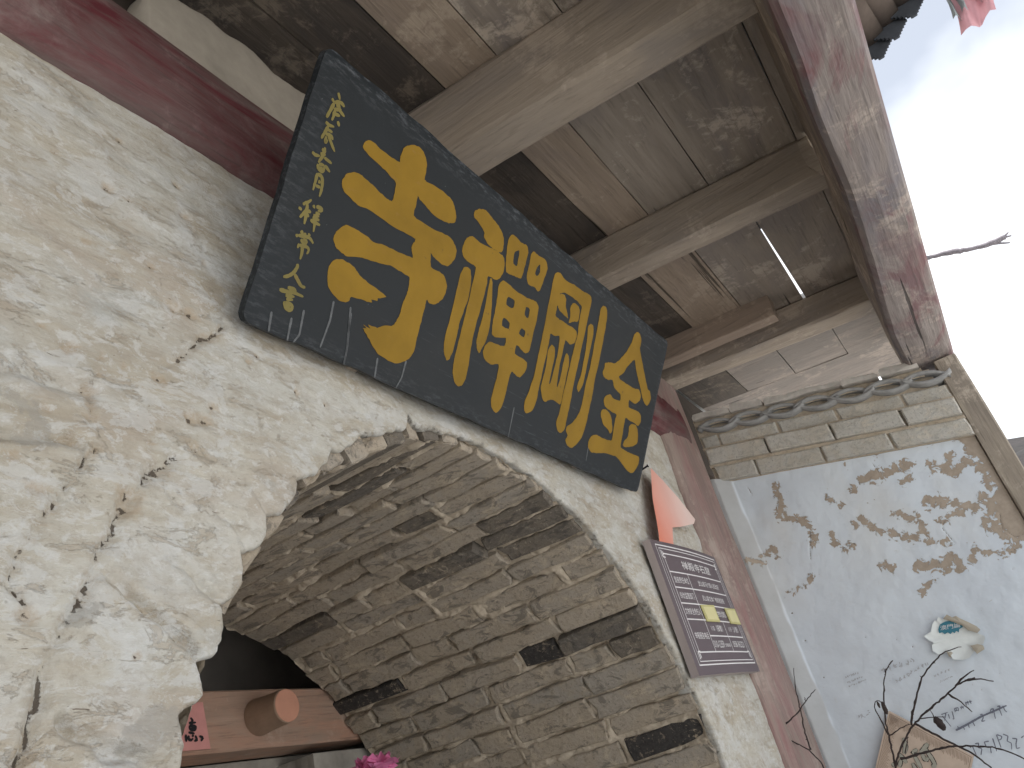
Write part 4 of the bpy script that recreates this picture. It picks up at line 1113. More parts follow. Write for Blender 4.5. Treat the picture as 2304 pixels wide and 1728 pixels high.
board = mk('board', np.concatenate([front, backp]), fg.tolist() + (fg[:, ::-1] + nN).tolist() + sidef, M['board'], plaque, False, dict(edge=np.concatenate([ea, ea])))
# wooden bearers behind the plaque, holding it off the wall
for bx in (1.25, 2.35):
    mk('bracket', boxv(bx, bx + 0.03, 0.965, 1.03, 0.985, 1.0), BOXF, M['rafter'], plaque)
    mk('tie_rod', boxv(bx + 0.03, bx + 0.04, 0.68, 0.97, 1.455, 1.465), BOXF, M['inkblack'], plaque)

Z_si = ZM(720, 300, 0.32553); Z_chan = ZM(980, 460, 0.30140); Z_gang = ZM(1160, 600, 0.25316); Z_jin = ZM(1300, 730, 0.21097)
CH = {
 'si': (Z_si, [
  [(297, 100), (305, 65), (330, 48), (365, 58), (400, 92), (470, 148), (548, 200), (556, 160), (575, 105), (605, 85), (650, 80), (690, 98), (720, 140), (738, 200), (735, 255), (722, 320), (760, 345), (850, 400), (910, 460), (932, 520), (942, 575), (930, 615), (890, 622), (840, 600), (780, 560), (730, 500), (690, 460), (675, 435), (665, 490), (647, 568), (700, 610), (800, 670), (880, 705), (920, 745), (944, 810), (930, 870), (885, 917), (840, 905), (790, 860), (766, 825), (765, 860), (765, 920), (800, 945), (850, 975), (870, 1020), (876, 1070), (855, 1130), (820, 1170), (780, 1183), (750, 1170), (738, 1150), (725, 1200), (700, 1300), (668, 1420), (655, 1490), (630, 1540), (590, 1575), (530, 1590), (470, 1570), (400, 1525), (360, 1465), (320, 1390), (295, 1345), (325, 1352), (300, 1322), (345, 1348), (330, 1318), (395, 1345), (440, 1328), (495, 1330), (525, 1300), (550, 1250), (570, 1180), (600, 1110), (612, 1060), (618, 995), (580, 970), (500, 920), (440, 905), (370, 885), (290, 858), (200, 852), (150, 828), (105, 780), (92, 730), (110, 680), (150, 645), (190, 632), (250, 665), (320, 710), (370, 750), (440, 770), (520, 810), (600, 845), (640, 858), (632, 800), (640, 765), (660, 732), (600, 695), (500, 640), (400, 572), (340, 530), (260, 495), (215, 450), (170, 410), (152, 365), (155, 320), (185, 280), (235, 268), (280, 285), (330, 325), (400, 395), (460, 450), (497, 470), (510, 430), (525, 345), (480, 290), (420, 225), (340, 155)],
  [(50, 990), (60, 920), (90, 880), (145, 870), (200, 895), (245, 935), (275, 985), (330, 1030), (400, 1080), (458, 1132), (400, 1140), (395, 1158), (355, 1150), (358, 1170), (310, 1158), (255, 1140), (215, 1132), (190, 1165), (130, 1155), (85, 1110), (55, 1050)]]),
 'chan': (Z_chan, [
  [(285, 80), (295, 45), (330, 33), (375, 42), (420, 95), (470, 160), (500, 220), (510, 280), (502, 340), (485, 358), (440, 340), (395, 300), (360, 245), (365, 210), (335, 155), (300, 110)],
  [(198, 350), (210, 295), (235, 250), (275, 237), (330, 285), (400, 320), (470, 355), (505, 390), (516, 440), (508, 500), (475, 555), (440, 562), (420, 545), (390, 537), (384, 590), (340, 760), (300, 900), (270, 1040), (250, 1170), (230, 1280), (200, 1345), (165, 1357), (135, 1310), (127, 1240), (140, 1150), (180, 990), (210, 860), (243, 730), (274, 590), (300, 470), (260, 440), (215, 400)],
  [(210, 470), (240, 468), (260, 490), (266, 560), (246, 690), (212, 790), (180, 880), (160, 970), (130, 1090), (105, 1150), (85, 1165), (65, 1120), (60, 1050), (75, 970), (110, 840), (150, 670), (180, 540)],
  [(410, 548), (425, 580), (420, 720), (410, 860), (390, 970), (370, 1030), (342, 1080), (325, 1110), (308, 1080), (305, 1020), (320, 950), (350, 840), (380, 700), (398, 600)],
  [(545, 260), (570, 225), (605, 245), (640, 285), (680, 305), (692, 360), (670, 450), (640, 550), (610, 545), (565, 525), (527, 505), (524, 440), (532, 340)],
  [(590, 355), (625, 345), (615, 420), (605, 460), (580, 440)],
  [(715, 370), (735, 352), (770, 385), (820, 415), (835, 480), (805, 570), (780, 640), (760, 648), (740, 620), (690, 595), (680, 530), (700, 440)],
  [(760, 465), (780, 450), (778, 510), (755, 535), (743, 515)],
  [(470, 610), (500, 567), (540, 590), (620, 660), (700, 705), (750, 725), (768, 770), (755, 860), (725, 980), (700, 1090), (670, 1112), (640, 1085), (605, 1050), (592, 1115), (640, 1145), (683, 1180), (672, 1240), (630, 1292), (600, 1275), (568, 1248), (545, 1310), (520, 1420), (490, 1515), (450, 1555), (420, 1520), (412, 1470), (430, 1380), (455, 1300), (470, 1195), (410, 1195), (370, 1160), (352, 1100), (372, 1050), (405, 1025), (450, 1040), (512, 1058), (525, 1000), (490, 995), (440, 990), (420, 960), (425, 890), (445, 780), (460, 690)],
  [(540, 690), (590, 720), (575, 775), (528, 748)], [(675, 765), (702, 785), (690, 850), (665, 825)], [(508, 845), (550, 880), (545, 930), (495, 905)], [(640, 925), (668, 945), (660, 990), (622, 965)]]),
 'gang': (Z_gang, [
  [(345, 75), (375, 48), (405, 65), (450, 125), (520, 160), (590, 215), (625, 232), (665, 260), (675, 300), (655, 400), (630, 520), (590, 700), (560, 850), (520, 1030), (490, 1190), (460, 1330), (436, 1440), (400, 1478), (370, 1450), (362, 1380), (390, 1290), (420, 1150), (460, 980), (500, 800), (528, 690), (552, 600), (563, 500), (577, 420), (588, 355), (540, 300), (480, 255), (430, 230), (392, 242), (430, 247), (450, 290), (445, 350), (460, 420), (465, 460), (430, 430), (390, 390), (372, 345), (360, 400), (355, 435), (390, 470), (430, 490), (465, 520), (500, 535), (540, 575), (543, 620), (520, 680), (480, 690), (450, 655), (440, 660), (420, 750), (390, 880), (372, 1000), (366, 1065), (376, 1062), (402, 960), (430, 830), (450, 770), (470, 790), (475, 860), (450, 980), (430, 1080), (400, 1220), (360, 1200), (310, 1180), (260, 1203), (235, 1160), (222, 1080), (240, 1000), (270, 880), (290, 740), (320, 695), (345, 715), (348, 790), (325, 900), (298, 1030), (310, 1030), (345, 900), (375, 760), (390, 620), (350, 615), (310, 595), (300, 650), (270, 800), (235, 950), (205, 1090), (185, 1190), (150, 1275), (95, 1305), (75, 1265), (80, 1200), (120, 1100), (165, 960), (200, 790), (240, 600), (280, 400), (315, 220)],
  [(485, 370), (505, 330), (530, 325), (562, 360), (570, 400), (560, 470), (548, 488), (510, 490), (472, 498), (485, 440)],
  [(645, 530), (670, 508), (692, 530), (690, 600), (660, 750), (630, 900), (600, 1040), (560, 1115), (545, 1085), (550, 1050), (580, 960), (610, 810), (635, 650)],
  [(755, 380), (780, 348), (805, 365), (815, 420), (800, 540), (770, 700), (740, 850), (705, 1000), (680, 1150), (650, 1290), (620, 1420), (585, 1520), (540, 1580), (500, 1610), (460, 1590), (443, 1540), (462, 1500), (447, 1460), (455, 1420), (500, 1390), (540, 1340), (575, 1270), (600, 1160), (630, 1010), (660, 900), (690, 740), (720, 580), (740, 470)]]),
 'jin': (Z_jin, [
  [(600, 110), (635, 80), (660, 100), (678, 160), (670, 220), (662, 260), (680, 370), (705, 500), (745, 690), (768, 710), (778, 790), (760, 840), (738, 868), (710, 840), (688, 780), (670, 690), (640, 570), (620, 470), (605, 375), (560, 415), (520, 460), (490, 515), (438, 555), (460, 595), (530, 640), (600, 680), (650, 695), (666, 730), (672, 770), (660, 810), (620, 845), (580, 830), (548, 805), (542, 880), (600, 910), (650, 935), (672, 980), (670, 1040), (645, 1080), (600, 1052), (545, 1020), (510, 995), (495, 1060), (475, 1180), (455, 1305), (500, 1340), (560, 1375), (620, 1395), (652, 1420), (645, 1490), (600, 1570), (560, 1585), (510, 1540), (460, 1470), (410, 1410), (350, 1390), (270, 1370), (200, 1372), (140, 1360), (110, 1310), (112, 1250), (140, 1195), (195, 1175), (240, 1200), (300, 1225), (360, 1235), (378, 1130), (397, 1020), (412, 960), (350, 925), (290, 875), (275, 815), (295, 765), (345, 745), (375, 785), (420, 805), (452, 810), (455, 745), (420, 710), (385, 665), (370, 590), (320, 590), (275, 555), (265, 505), (285, 455), (290, 410), (340, 405), (395, 415), (450, 370), (520, 290), (575, 190)],
  [(245, 950), (260, 910), (295, 905), (335, 940), (358, 1000), (366, 1080), (366, 1130), (345, 1165), (320, 1120), (275, 1070), (250, 1000)],
  [(545, 1092), (570, 1062), (612, 1070), (635, 1110), (642, 1190), (630, 1270), (580, 1300), (510, 1310), (480, 1290), (490, 1250), (530, 1200), (542, 1150)]]),
}
for i, (key, (zf, polys)) in enumerate(CH.items()):
    pl2 = [[p_uv(zf(p)) for p in pl] for pl in polys]
    v2, f2 = fill_outline(pl2, 0.0011, 3, i)
    mk('character', p_xyz(v2, np.full(len(v2), 0.0003)), f2, M['gold'], plaque)
Z5 = ZM(660, 190, 0.16867); Z6i = ZM(610, 430, 0.16867)
INS = [
 (Z5, [[(600, 110), (620, 205)], [(515, 185), (545, 240)], [(545, 240), (640, 235), (680, 300)], [(545, 250), (490, 350), (440, 440)], [(560, 330), (530, 440), (510, 480)], [(520, 380), (620, 420)], [(570, 280), (620, 290), (600, 360)], [(600, 330), (680, 430)], [(540, 330), (640, 340)]]),
 (Z5, [[(430, 500), (480, 545), (545, 565)], [(470, 550), (420, 640), (370, 720)], [(460, 600), (520, 640)], [(430, 660), (510, 680), (525, 740)], [(440, 690), (415, 790), (460, 740)], [(470, 690), (510, 800), (550, 900)], [(590, 490), (610, 560)]]),
 (Z5, [[(380, 860), (435, 905)], [(360, 920), (430, 940)], [(425, 840), (390, 960), (330, 1040)], [(250, 900), (290, 940), (355, 955)], [(410, 975), (510, 1055)], [(330, 1060), (320, 1110), (390, 1180), (420, 1080)], [(340, 1060), (410, 1080)], [(340, 1110), (400, 1130)], [(420, 1080), (485, 1170)]]),
 (Z5, [[(320, 1185), (290, 1310), (260, 1410)], [(320, 1195), (380, 1220), (390, 1300), (375, 1410), (345, 1495)], [(330, 1290), (365, 1310)], [(300, 1350), (360, 1375)]]),
 (Z6i, [[(440, 160), (490, 150), (540, 115)], [(435, 150), (440, 190)], [(365, 215), (410, 250)], [(480, 160), (480, 250), (380, 350)], [(480, 250), (440, 440)], [(490, 260), (530, 285)], [(470, 290), (500, 345)], [(560, 185), (580, 230)], [(600, 210), (650, 215), (690, 245), (670, 275), (620, 260)], [(650, 230), (660, 250)], [(590, 290), (650, 310)], [(560, 320), (640, 340)], [(550, 350), (640, 390)], [(520, 385), (650, 455)], [(610, 300), (580, 420), (560, 545)]]),
 (Z6i, [[(400, 525), (420, 575)], [(450, 555), (450, 590)], [(340, 570), (345, 615)], [(360, 590), (440, 600), (520, 625), (560, 700)], [(515, 570), (495, 600)], [(395, 640), (420, 690), (470, 700), (475, 660), (420, 645)], [(370, 700), (350, 760)], [(370, 720), (490, 745), (510, 790), (470, 840)], [(410, 720), (415, 800), (385, 910)]]),
 (Z6i, [[(350, 970), (360, 1000), (300, 1090), (230, 1135), (160, 1142)], [(310, 1105), (350, 1180), (400, 1275), (455, 1285)]]),
 (Z6i, [[(220, 1285), (320, 1310), (335, 1340), (210, 1350)], [(110, 1310), (200, 1340), (330, 1365), (430, 1410)], [(260, 1270), (255, 1460)], [(190, 1390), (310, 1410)], [(200, 1440), (290, 1450)], [(170, 1470), (190, 1560), (260, 1600), (290, 1530), (240, 1500), (180, 1480)], [(190, 1530), (250, 1550)]]),
]
for i, (zf, lines) in enumerate(INS):
    v2, f2, lf = strokes_mesh(lines, lambda p: p_uv(zf(p)), 0.0080, i)
    mk('inscription_character', p_xyz(v2, 0.0003 + lf * 0.00004), f2, M['ink'], plaque)
# pale lime drips that have run down the board
ZA = ZM(0, 576, 0.3472); ZE = ZM(768, 576, 0.3472)
drips = [(Z_si, [(95, 1160), (70, 1290), (30, 1400), (0, 1480)]), (Z_si, [(215, 1240), (195, 1380), (185, 1500), (165, 1600)]), (ZA, [(1890, 400), (1860, 550)]), (ZA, [(1970, 350), (1940, 510), (1900, 560)]),
         (ZA, [(1760, 360), (1740, 490)]), (ZE, [(420, 680), (390, 790), (350, 860)]), (ZE, [(235, 660), (215, 790)]), (ZE, [(1120, 980), (1080, 1180)]), (ZE, [(60, 330), (40, 580), (15, 700)]), (ZE, [(1600, 1240), (1585, 1330)])]
for i, (zf, pl) in enumerate(drips):
    v2, f2, lf = strokes_mesh([pl], lambda p: p_uv(zf(p)), 0.0052, 50 + i)
    mk('lime_drip', p_xyz(v2, 0.0002), f2, M['drip'], plaque)

# ------------------------------------------------------------------ brown notice board
sg = empty('notice_board', (3.15, 0.97, 0.28), 'brown notice board with white lettered table hung beside the arch', 'sign')
c4 = [onY(DS(p), 0.955) for p in [(1396, 1162), (1505, 1460), (1642, 1450), (1543, 1204)]]     # TL BL BR TR
c4 = [np.array(c) for c in c4]
c4[0][0] += 0.028; c4[1][0] += 0.028
def s_xyz(uv, off=0.0):
    uv = np.asarray(uv, float); u, v_ = uv[:, 0:1], uv[:, 1:2]
    p = (1 - u) * (1 - v_) * c4[0] + (1 - u) * v_ * c4[1] + u * v_ * c4[2] + u * (1 - v_) * c4[3]
    p = p.copy(); p[:, 1] -= np.asarray(off).reshape(-1) + 0.012 * np.sin(np.pi * uv[:, 0]) * (1 - 0.4 * uv[:, 1])
    return p
gu, gvv = np.meshgrid(np.linspace(0, 1, 13), np.linspace(0, 1, 3), indexing='ij')
uvs = np.stack([gu.ravel(), gvv.ravel()], 1)
fr = s_xyz(uvs); bk = fr.copy(); bk[:, 1] += 0.030; nn = len(fr)
gfa = grid_faces(13, 3)
ii = np.arange(nn).reshape(13, 3)
lp = np.concatenate([ii[:-1, 0], ii[-1, :-1], ii[:0:-1, -1], ii[0, :0:-1]])
mk('panel', fr, gfa[:, ::-1].tolist(), M['sign'], sg)
mk('rim', np.concatenate([fr, bk]), [(int(a), int(b), int(b) + nn, int(a) + nn) for a, b in zip(lp, np.roll(lp, -1))] + (gfa + nn).tolist(), M['signedge'], sg)
def s_bar(u0, v0, u1, v1, w=0.006):
    n = 9
    if abs(u1 - u0) > abs(v1 - v0): pts = [(u0 + (u1 - u0) * k / n, v0 - w * .75) for k in range(n + 1)] + [(u0 + (u1 - u0) * k / n, v0 + w * .75) for k in range(n + 1)]
    else: pts = [(u0 - w / 2, v0 + (v1 - v0) * k / n) for k in range(n + 1)] + [(u0 + w / 2, v0 + (v1 - v0) * k / n) for k in range(n + 1)]
    return pts, [(i, i + 1, n + 2 + i, n + 1 + i) for i in range(n)]
def s_put(name, items, mat, off=0.0015):
    V_, F_ = [], []
    for pts, f in items:
        b0 = len(V_); V_ += list(pts); F_ += [tuple(b0 + i for i in q) for q in f]
    mk(name, s_xyz(np.array(V_), off), F_, mat, sg)
s_put('border_line', [s_bar(0.045, 0.035, 0.955, 0.035), s_bar(0.045, 0.93, 0.955, 0.93), s_bar(0.045, 0.035, 0.045, 0.93, .004), s_bar(0.955, 0.035, 0.955, 0.93, .004)], M['white'], 0.0013)
s_put('border_line', [s_bar(0.07, 0.06, 0.93, 0.06, .004), s_bar(0.07, 0.905, 0.93, 0.905, .004), s_bar(0.07, 0.06, 0.07, 0.905, .003), s_bar(0.93, 0.06, 0.93, 0.905, .003)], M['white'], 0.0016)
for v_ in (0.10, 0.24, 0.36, 0.48, 0.60, 0.84): s_put('table_line', [s_bar(0.1, v_, 0.905, v_)], M['white'], 0.0013)
s_put('table_line', [s_bar(0.33, 0.72, 0.905, 0.72)], M['white'], 0.0013)
for (u_, a_) in ((0.1, 0.10), (0.905, 0.10), (0.33, 0.24), (0.62, 0.60)): s_put('table_line', [s_bar(u_, a_, u_, 0.84, .005)], M['white'], 0.0019)
for (u, v_) in ((0.085, 0.075), (0.915, 0.075), (0.085, 0.89), (0.915, 0.89)):
    su = 1 if u < .5 else -1; sv = 1 if v_ < .5 else -1
    s_put('corner_fret', [s_bar(u, v_, u, v_ + sv * .055, .010), s_bar(u, v_ + sv * .055, u + su * .03, v_ + sv * .055, .006), s_bar(u + su * .016, v_ + sv * 0.01, u + su * .016, v_ + sv * .04, .008)], M['white'], 0.0021)
def s_text(t_, u0, v0, u1, v1, mat=None, off=0.0016):
    v2, f2, _ = text_mesh(t_)
    uv = np.stack([u0 + v2[:, 0] * (u1 - u0), v1 - v2[:, 1] * (v1 - v0)], 1)
    mk('lettering', s_xyz(uv, off), f2, mat or M['white'], sg)
s_text('禅殿寺石窟', 0.30, 0.135, 0.74, 0.205)
s_text('直接责任单位', 0.125, 0.275, 0.31, 0.325); s_text('武山县马力镇人民政府', 0.45, 0.28, 0.80, 0.325)
s_text('综合监管部门', 0.125, 0.395, 0.31, 0.445); s_text('武山县文体广电和旅游局', 0.43, 0.40, 0.80, 0.445)
s_text('文物安全责任人', 0.115, 0.515, 0.32, 0.565); s_text('文物安全管理人', 0.565, 0.515, 0.735, 0.565)
s_text('举报报告电话', 0.125, 0.695, 0.31, 0.745)
s_text('110（报警）', 0.39, 0.635, 0.57, 0.685); s_text('119（火警）', 0.68, 0.635, 0.86, 0.685)
s_text('010-12359', 0.345, 0.755, 0.50, 0.81); s_text('（文物热线）', 0.51, 0.775, 0.605, 0.805); s_text('0938-3423221', 0.66, 0.755, 0.87, 0.805)
for (u0, u1) in ((0.345, 0.555), (0.745, 0.955)):
    pt = [(u0, 0.485), (u1, 0.475), (u1 + .005, 0.61), (u0 + .01, 0.612)]
    mk('name_patch', np.concatenate([s_xyz(pt, 0.006), s_xyz(pt, 0.0022)]), [(3, 2, 1, 0), (0, 1, 5, 4), (1, 2, 6, 5), (2, 3, 7, 6), (3, 0, 4, 7)], M['patch'], sg)
    pt = [(u0 + .02, 0.50), (u1 - .02, 0.492), (u1 - .015, 0.595), (u0 + .03, 0.597)]
    mk('patch_film', s_xyz(pt, 0.0068), [(3, 2, 1, 0)], M['patchin'], sg)
mk('hanger', boxv(3.1, 3.13, 0.975, 1.03, 0.60, 0.62), BOXF, M['inkblack'], sg)

# ------------------------------------------------------------------ faded pennant between plaque and notice board
pn = empty('pennant', (3.0, 0.98, 0.75), 'faded red cloth pennant hanging from a nail above the brown notice board', 'pennant')
outl = [(1403, 1012), (1414, 1022), (1432, 1038), (1452, 1062), (1476, 1092), (1502, 1122), (1498, 1132), (1470, 1138), (1452, 1140), (1458, 1190), (1440, 1190), (1426, 1185), (1418, 1130), (1410, 1075)]
uvp = [onY(DS(p), 0.955)[[0, 2]] for p in outl]
cen = np.mean(uvp, axis=0)
V_, F_ = [], []
nr = 7; m_ = len(uvp) * 4
per = []
for i in range(len(uvp)):
    a, b = np.array(uvp[i]), np.array(uvp[(i + 1) % len(uvp)])
    for k in range(4): per.append(a + (b - a) * k / 4)
for k in range(nr):
    s_ = k / (nr - 1)
    for p in per:
        q = cen + (p - cen) * s_
        V_.append((q[0], 0.955 + 0.0025 * math.sin((q[0] * 1.0 + q[1] * 0.25) * 26) - 0.01 * (q[1] - 0.8), q[1]))
for k in range(nr - 1):
    for i in range(m_):
        j = (i + 1) % m_
        F_.append((k * m_ + i, k * m_ + j, (k + 1) * m_ + j, (k + 1) * m_ + i))
mk('cloth', V_, F_, M['pink'], pn, True)
q0 = onY(DS((1402, 1010)), 0.95)
lathe('nail', (q0[0], 1.01, q0[2]), (0.2, -1, 0.25), [(0.004, 0), (0.004, 0.055), (0.007, 0.055), (0.007, 0.059)], M['inkblack'], pn, 8)

# ------------------------------------------------------------------ things on the side wall
def w_xyz(uv, off):
    uv = np.asarray(uv, float)
    return np.stack([XS - np.asarray(off) * np.ones(len(uv)), uv[:, 0], uv[:, 1]], 1)
def g_yz(p): q = onX(ZG(p), XS - 0.012); return (q[1], q[2])
def rev(f): return [q[::-1] for q in f]
graf_dark = [([(1375, 1430), (1415, 1520)]), ([(1400, 1400), (1440, 1390), (1435, 1440), (1475, 1450), (1465, 1520)]), ([(1550, 1370), (1500, 1380), (1520, 1430), (1565, 1430), (1575, 1500)]), ([(1590, 1340), (1635, 1480)]),
    ([(1630, 1300), (1680, 1440)]), ([(1635, 1300), (1690, 1320), (1680, 1350), (1655, 1360)]), ([(1700, 1295), (1755, 1315), (1745, 1370), (1790, 1390), (1795, 1460)]), ([(1800, 1340), (1850, 1345), (1840, 1400), (1845, 1450), (1885, 1440)]), ([(1895, 1335), (1925, 1312)]),
    (([(1195, 1255), (1320, 1190), (1460, 1110), (1600, 1050), (1740, 988)]), 0.0075), ([(1215, 1210), (1230, 1250)]), ([(1270, 1200), (1290, 1250)]), ([(1330, 1190), (1340, 1230)]), ([(1370, 1150), (1400, 1210)]),
    ([(1455, 1090), (1480, 1080), (1490, 1120), (1470, 1160), (1510, 1150)]), ([(1570, 1030), (1600, 1020), (1590, 1070), (1565, 1060), (1570, 1030)]), ([(1600, 1040), (1620, 1130)]), ([(1640, 1000), (1670, 990), (1660, 1040), (1645, 1030)]), ([(1660, 1020), (1690, 1100)]), ([(1700, 990), (1720, 1040), (1745, 1060)]),
    ([(1040, 1085), (1110, 1060)]), ([(1090, 1065), (1075, 1150)]), ([(1050, 1100), (1145, 1215)]), ([(1115, 1080), (1130, 1130)]), ([(1155, 1050), (1178, 1135), (1160, 1130)]),
    ([(1180, 1020), (1190, 1060)]), ([(1180, 1020), (1220, 1010), (1225, 1050)]), ([(1200, 1020), (1200, 1045)]), ([(1190, 1045), (1222, 1038)]), ([(1245, 1000), (1260, 1030)]), ([(1255, 990), (1280, 1020)]), ([(1250, 1010), (1285, 1000)]), ([(1300, 950), (1310, 990)]), ([(1320, 940), (1330, 980)]), ([(1345, 930), (1360, 970)]), ([(1305, 960), (1370, 940)])]
v2, f2, lf = strokes_mesh(graf_dark, g_yz, 0.0042, 3)
XL_ = 0.0150
mk('graffiti', w_xyz(v2, XL_ + 0.00008 * lf), f2, M['graff'], side)
r3 = random.Random(21)
sc = []
def scribble(x0, y0, x1, y1, hgt, n, dens=3):
    for i in range(n):
        t_ = (i + 0.5) / n
        cx_, cy_ = x0 + (x1 - x0) * t_, y0 + (y1 - y0) * t_
        for k in range(dens):
            a, b = r3.uniform(-.5, .5) * hgt * .8, r3.uniform(-.5, .5) * hgt
            c_, d_ = r3.uniform(-.5, .5) * hgt * .8, r3.uniform(-.5, .5) * hgt
            sc.append([(cx_ + a, cy_ + b), (cx_ + c_, cy_ + d_)])
for k, (y0, y1) in enumerate([(690, 635), (745, 680), (785, 705)]): scribble(10 + 18 * k, y0, 150 + 45 * k, y1, 26, 8)
scribble(390, 620, 760, 500, 62, 6, 5); scribble(540, 740, 905, 530, 50, 9, 4); scribble(950, 680, 1140, 595, 34, 5, 4); scribble(1015, 740, 1160, 675, 22, 9, 2); scribble(140, 1110, 280, 1060, 60, 3, 3)
v2, f2, lf = strokes_mesh(sc, g_yz, 0.0036, 4)
mk('faint_graffiti', w_xyz(v2, XL_ + 0.00002 * lf), f2, M['faint'], side)

# torn foil sticker
st = empty('torn_sticker', onX(ZG((1200, 260)), XS), 'torn silver foil sticker with a teal print curling off the white side wall', 'sticker')
so = [(855, 245), (930, 200), (945, 120), (970, 75), (990, 85), (1010, 40), (1060, 65), (1100, 45), (1160, 70), (1220, 90), (1300, 130), (1330, 190), (1430, 215), (1500, 240), (1510, 270), (1490, 330), (1440, 345), (1365, 350), (1400, 400), (1340, 480), (1270, 500), (1170, 495), (1140, 440), (1100, 420), (1010, 440), (950, 400), (940, 340), (965, 320), (910, 290)]
def ringed(outl, cen, nr, lift, name, mat, parent, to=g_yz, sub=2, seed=0):
    r4 = random.Random(seed); per = []
    for i in range(len(outl)):
        a, b = np.array(outl[i], float), np.array(outl[(i + 1) % len(outl)], float)
        for k in range(sub): per.append(a + (b - a) * k / sub)
    m_ = len(per); am = [r4.uniform(0.2, 1) for _ in range(m_)]
    am = [(am[i - 1] + am[i] * 2 + am[(i + 1) % m_]) / 4 for i in range(m_)]
    V_, F_ = [], []
    for k in range(1, nr + 1):
        s_ = k / nr
        for i, p in enumerate(per):
            q = to(tuple(np.array(cen) + (p - np.array(cen)) * s_))
            V_.append((XS - 0.017 - lift(s_, am[i], p), q[0], q[1]))
    q = to(cen); V_.append((XS - 0.017 - lift(0, 0, np.array(cen)), q[0], q[1]))
    c_ = len(V_) - 1
    for i in range(m_):
        F_.append((c_, (i + 1) % m_, i))
    for k in range(nr - 1):
        for i in range(m_):
            j = (i + 1) % m_
            F_.append((k * m_ + i, k * m_ + j, (k + 1) * m_ + j, (k + 1) * m_ + i))
    return mk(name, V_, F_, mat, parent, True)
ringed(so, (1180, 270), 6, lambda s_, a, p: 0.002 * s_ * a + 0.010 * a * s_ ** 6, 'foil', M['foil'], st)
ringed([(1062, 62), (1102, 15), (1160, 45), (1200, 30), (1250, 60), (1330, 95), (1420, 140), (1462, 178), (1428, 214), (1330, 185), (1262, 130), (1150, 88)], (1255, 105), 3, lambda s_, a, p: 0.020 - 0.008 * s_ * a, 'curled_flap', M['foilback'], st, seed=3)
ringed([(1355, 348), (1430, 330), (1492, 345), (1506, 385), (1425, 436), (1395, 400)], (1435, 375), 3, lambda s_, a, p: 0.018 - 0.008 * s_ * a, 'curled_flap', M['foilback'], st, seed=4)
ringed([(1100, 415), (1150, 410), (1168, 425), (1145, 455), (1160, 480), (1125, 465)], (1138, 440), 2, lambda s_, a, p: 0.018 - 0.008 * s_ * a, 'curled_flap', M['foilback'], st, seed=5)
tl = [(1010, 170), (1030, 120), (1090, 88), (1180, 80), (1250, 95), (1280, 140), (1235, 170), (1230, 205), (1200, 190), (1185, 215), (1160, 200), (1140, 225), (1110, 205), (1080, 225), (1050, 205), (1020, 215)]
v2, f2 = fill_outline([[g_yz(p) for p in tl]], 0, 1)
mk('teal_print', w_xyz(v2, 0.0245), f2, M['teal'], st)
v2, f2, _ = text_mesh('澳門論')
qa, qb, qc = np.array(g_yz((1035, 185))), np.array(g_yz((1250, 150))), np.array(g_yz((1025, 135)))
mk('print_lettering', w_xyz(qa + v2[:, :1] * (qb - qa) + v2[:, 1:] * (qc - qa), 0.0252), f2, M['white'], st)

# carved tan panel set cornerwise on the side wall
cpn = empty('carved_panel', onX(ZG((700, 1700)), XS), 'tan carved panel with raised character leaning cornerwise on the white side wall', 'panel')
T_, R_ = np.array(g_yz((485, 1045))), np.array(g_yz((1392, 1525)))
e1 = R_ - T_; e2 = np.array(g_yz((340, 1659))) - T_; e2 = e2 / np.linalg.norm(e2) * np.linalg.norm(e1) * 1.05
def c_xyz(ab, off):
    ab = np.asarray(ab, float); yz = T_ + ab[:, :1] * e1 + ab[:, 1:] * e2
    return w_xyz(yz, off)
sq = [(0, 0), (1, 0), (1, 1), (0, 1)]
vv = np.concatenate([c_xyz(sq, 0.040), c_xyz(sq, 0.016)])
mk('slab', vv, [(0, 1, 2, 3), (0, 4, 5, 1), (1, 5, 6, 2), (2, 6, 7, 3), (3, 7, 4, 0)], M['carved'], cpn)
inn = [(0.02, 0.02), (0.98, 0.02), (0.98, 0.98), (0.02, 0.98)]
for k in range(4):
    a, b = np.array(inn[k]), np.array(inn[(k + 1) % 4]); d = (b - a) / np.linalg.norm(b - a); nrm = np.array([-d[1], d[0]])
    pts = [a, b, b + nrm * 0.006, a + nrm * 0.006]
    mk('border_groove', c_xyz(pts, 0.0408), [(0, 1, 2, 3)], M['carved_d'], cpn)
V_, F_ = [], []
r3 = random.Random(6)
for k in range(62):                      # fine hatching cut along the two visible borders
    t_ = 0.035 + 0.015 * k
    if t_ > 0.97: break
    w_ = r3.uniform(0.06, 0.11)
    for (p, q) in (((t_, 0.035), (t_ + 0.010, 0.035 + w_)), ((0.035, t_), (0.035 + w_, t_ + 0.006))):
        b0 = len(V_); p, q = np.array(p), np.array(q); n_ = np.array([-(q - p)[1], (q - p)[0]]); n_ = n_ / np.linalg.norm(n_) * 0.0022
        V_ += [p - n_, q - n_, q + n_, p + n_]; F_.append((b0, b0 + 1, b0 + 2, b0 + 3))
ho = mk('hatching', c_xyz(V_, 0.0412), F_, M['carved_d'], cpn); ho['kind'] = 'stuff'
gl = [[(905, 1390), (820, 1500)], [(870, 1440), (940, 1540), (992, 1632), (945, 1635)], [(790, 1450), (735, 1500), (800, 1505)], [(760, 1520), (835, 1655)], [(840, 1495), (880, 1580), (908, 1540)], [(740, 1600), (790, 1690)],
      [(645, 1330), (672, 1430), (650, 1500)], [(600, 1500), (680, 1600)], [(520, 1600), (565, 1640)], [(620, 1560), (600, 1640)]]
v2, f2, lf = strokes_mesh(gl, g_yz, 0.021, 8, False)
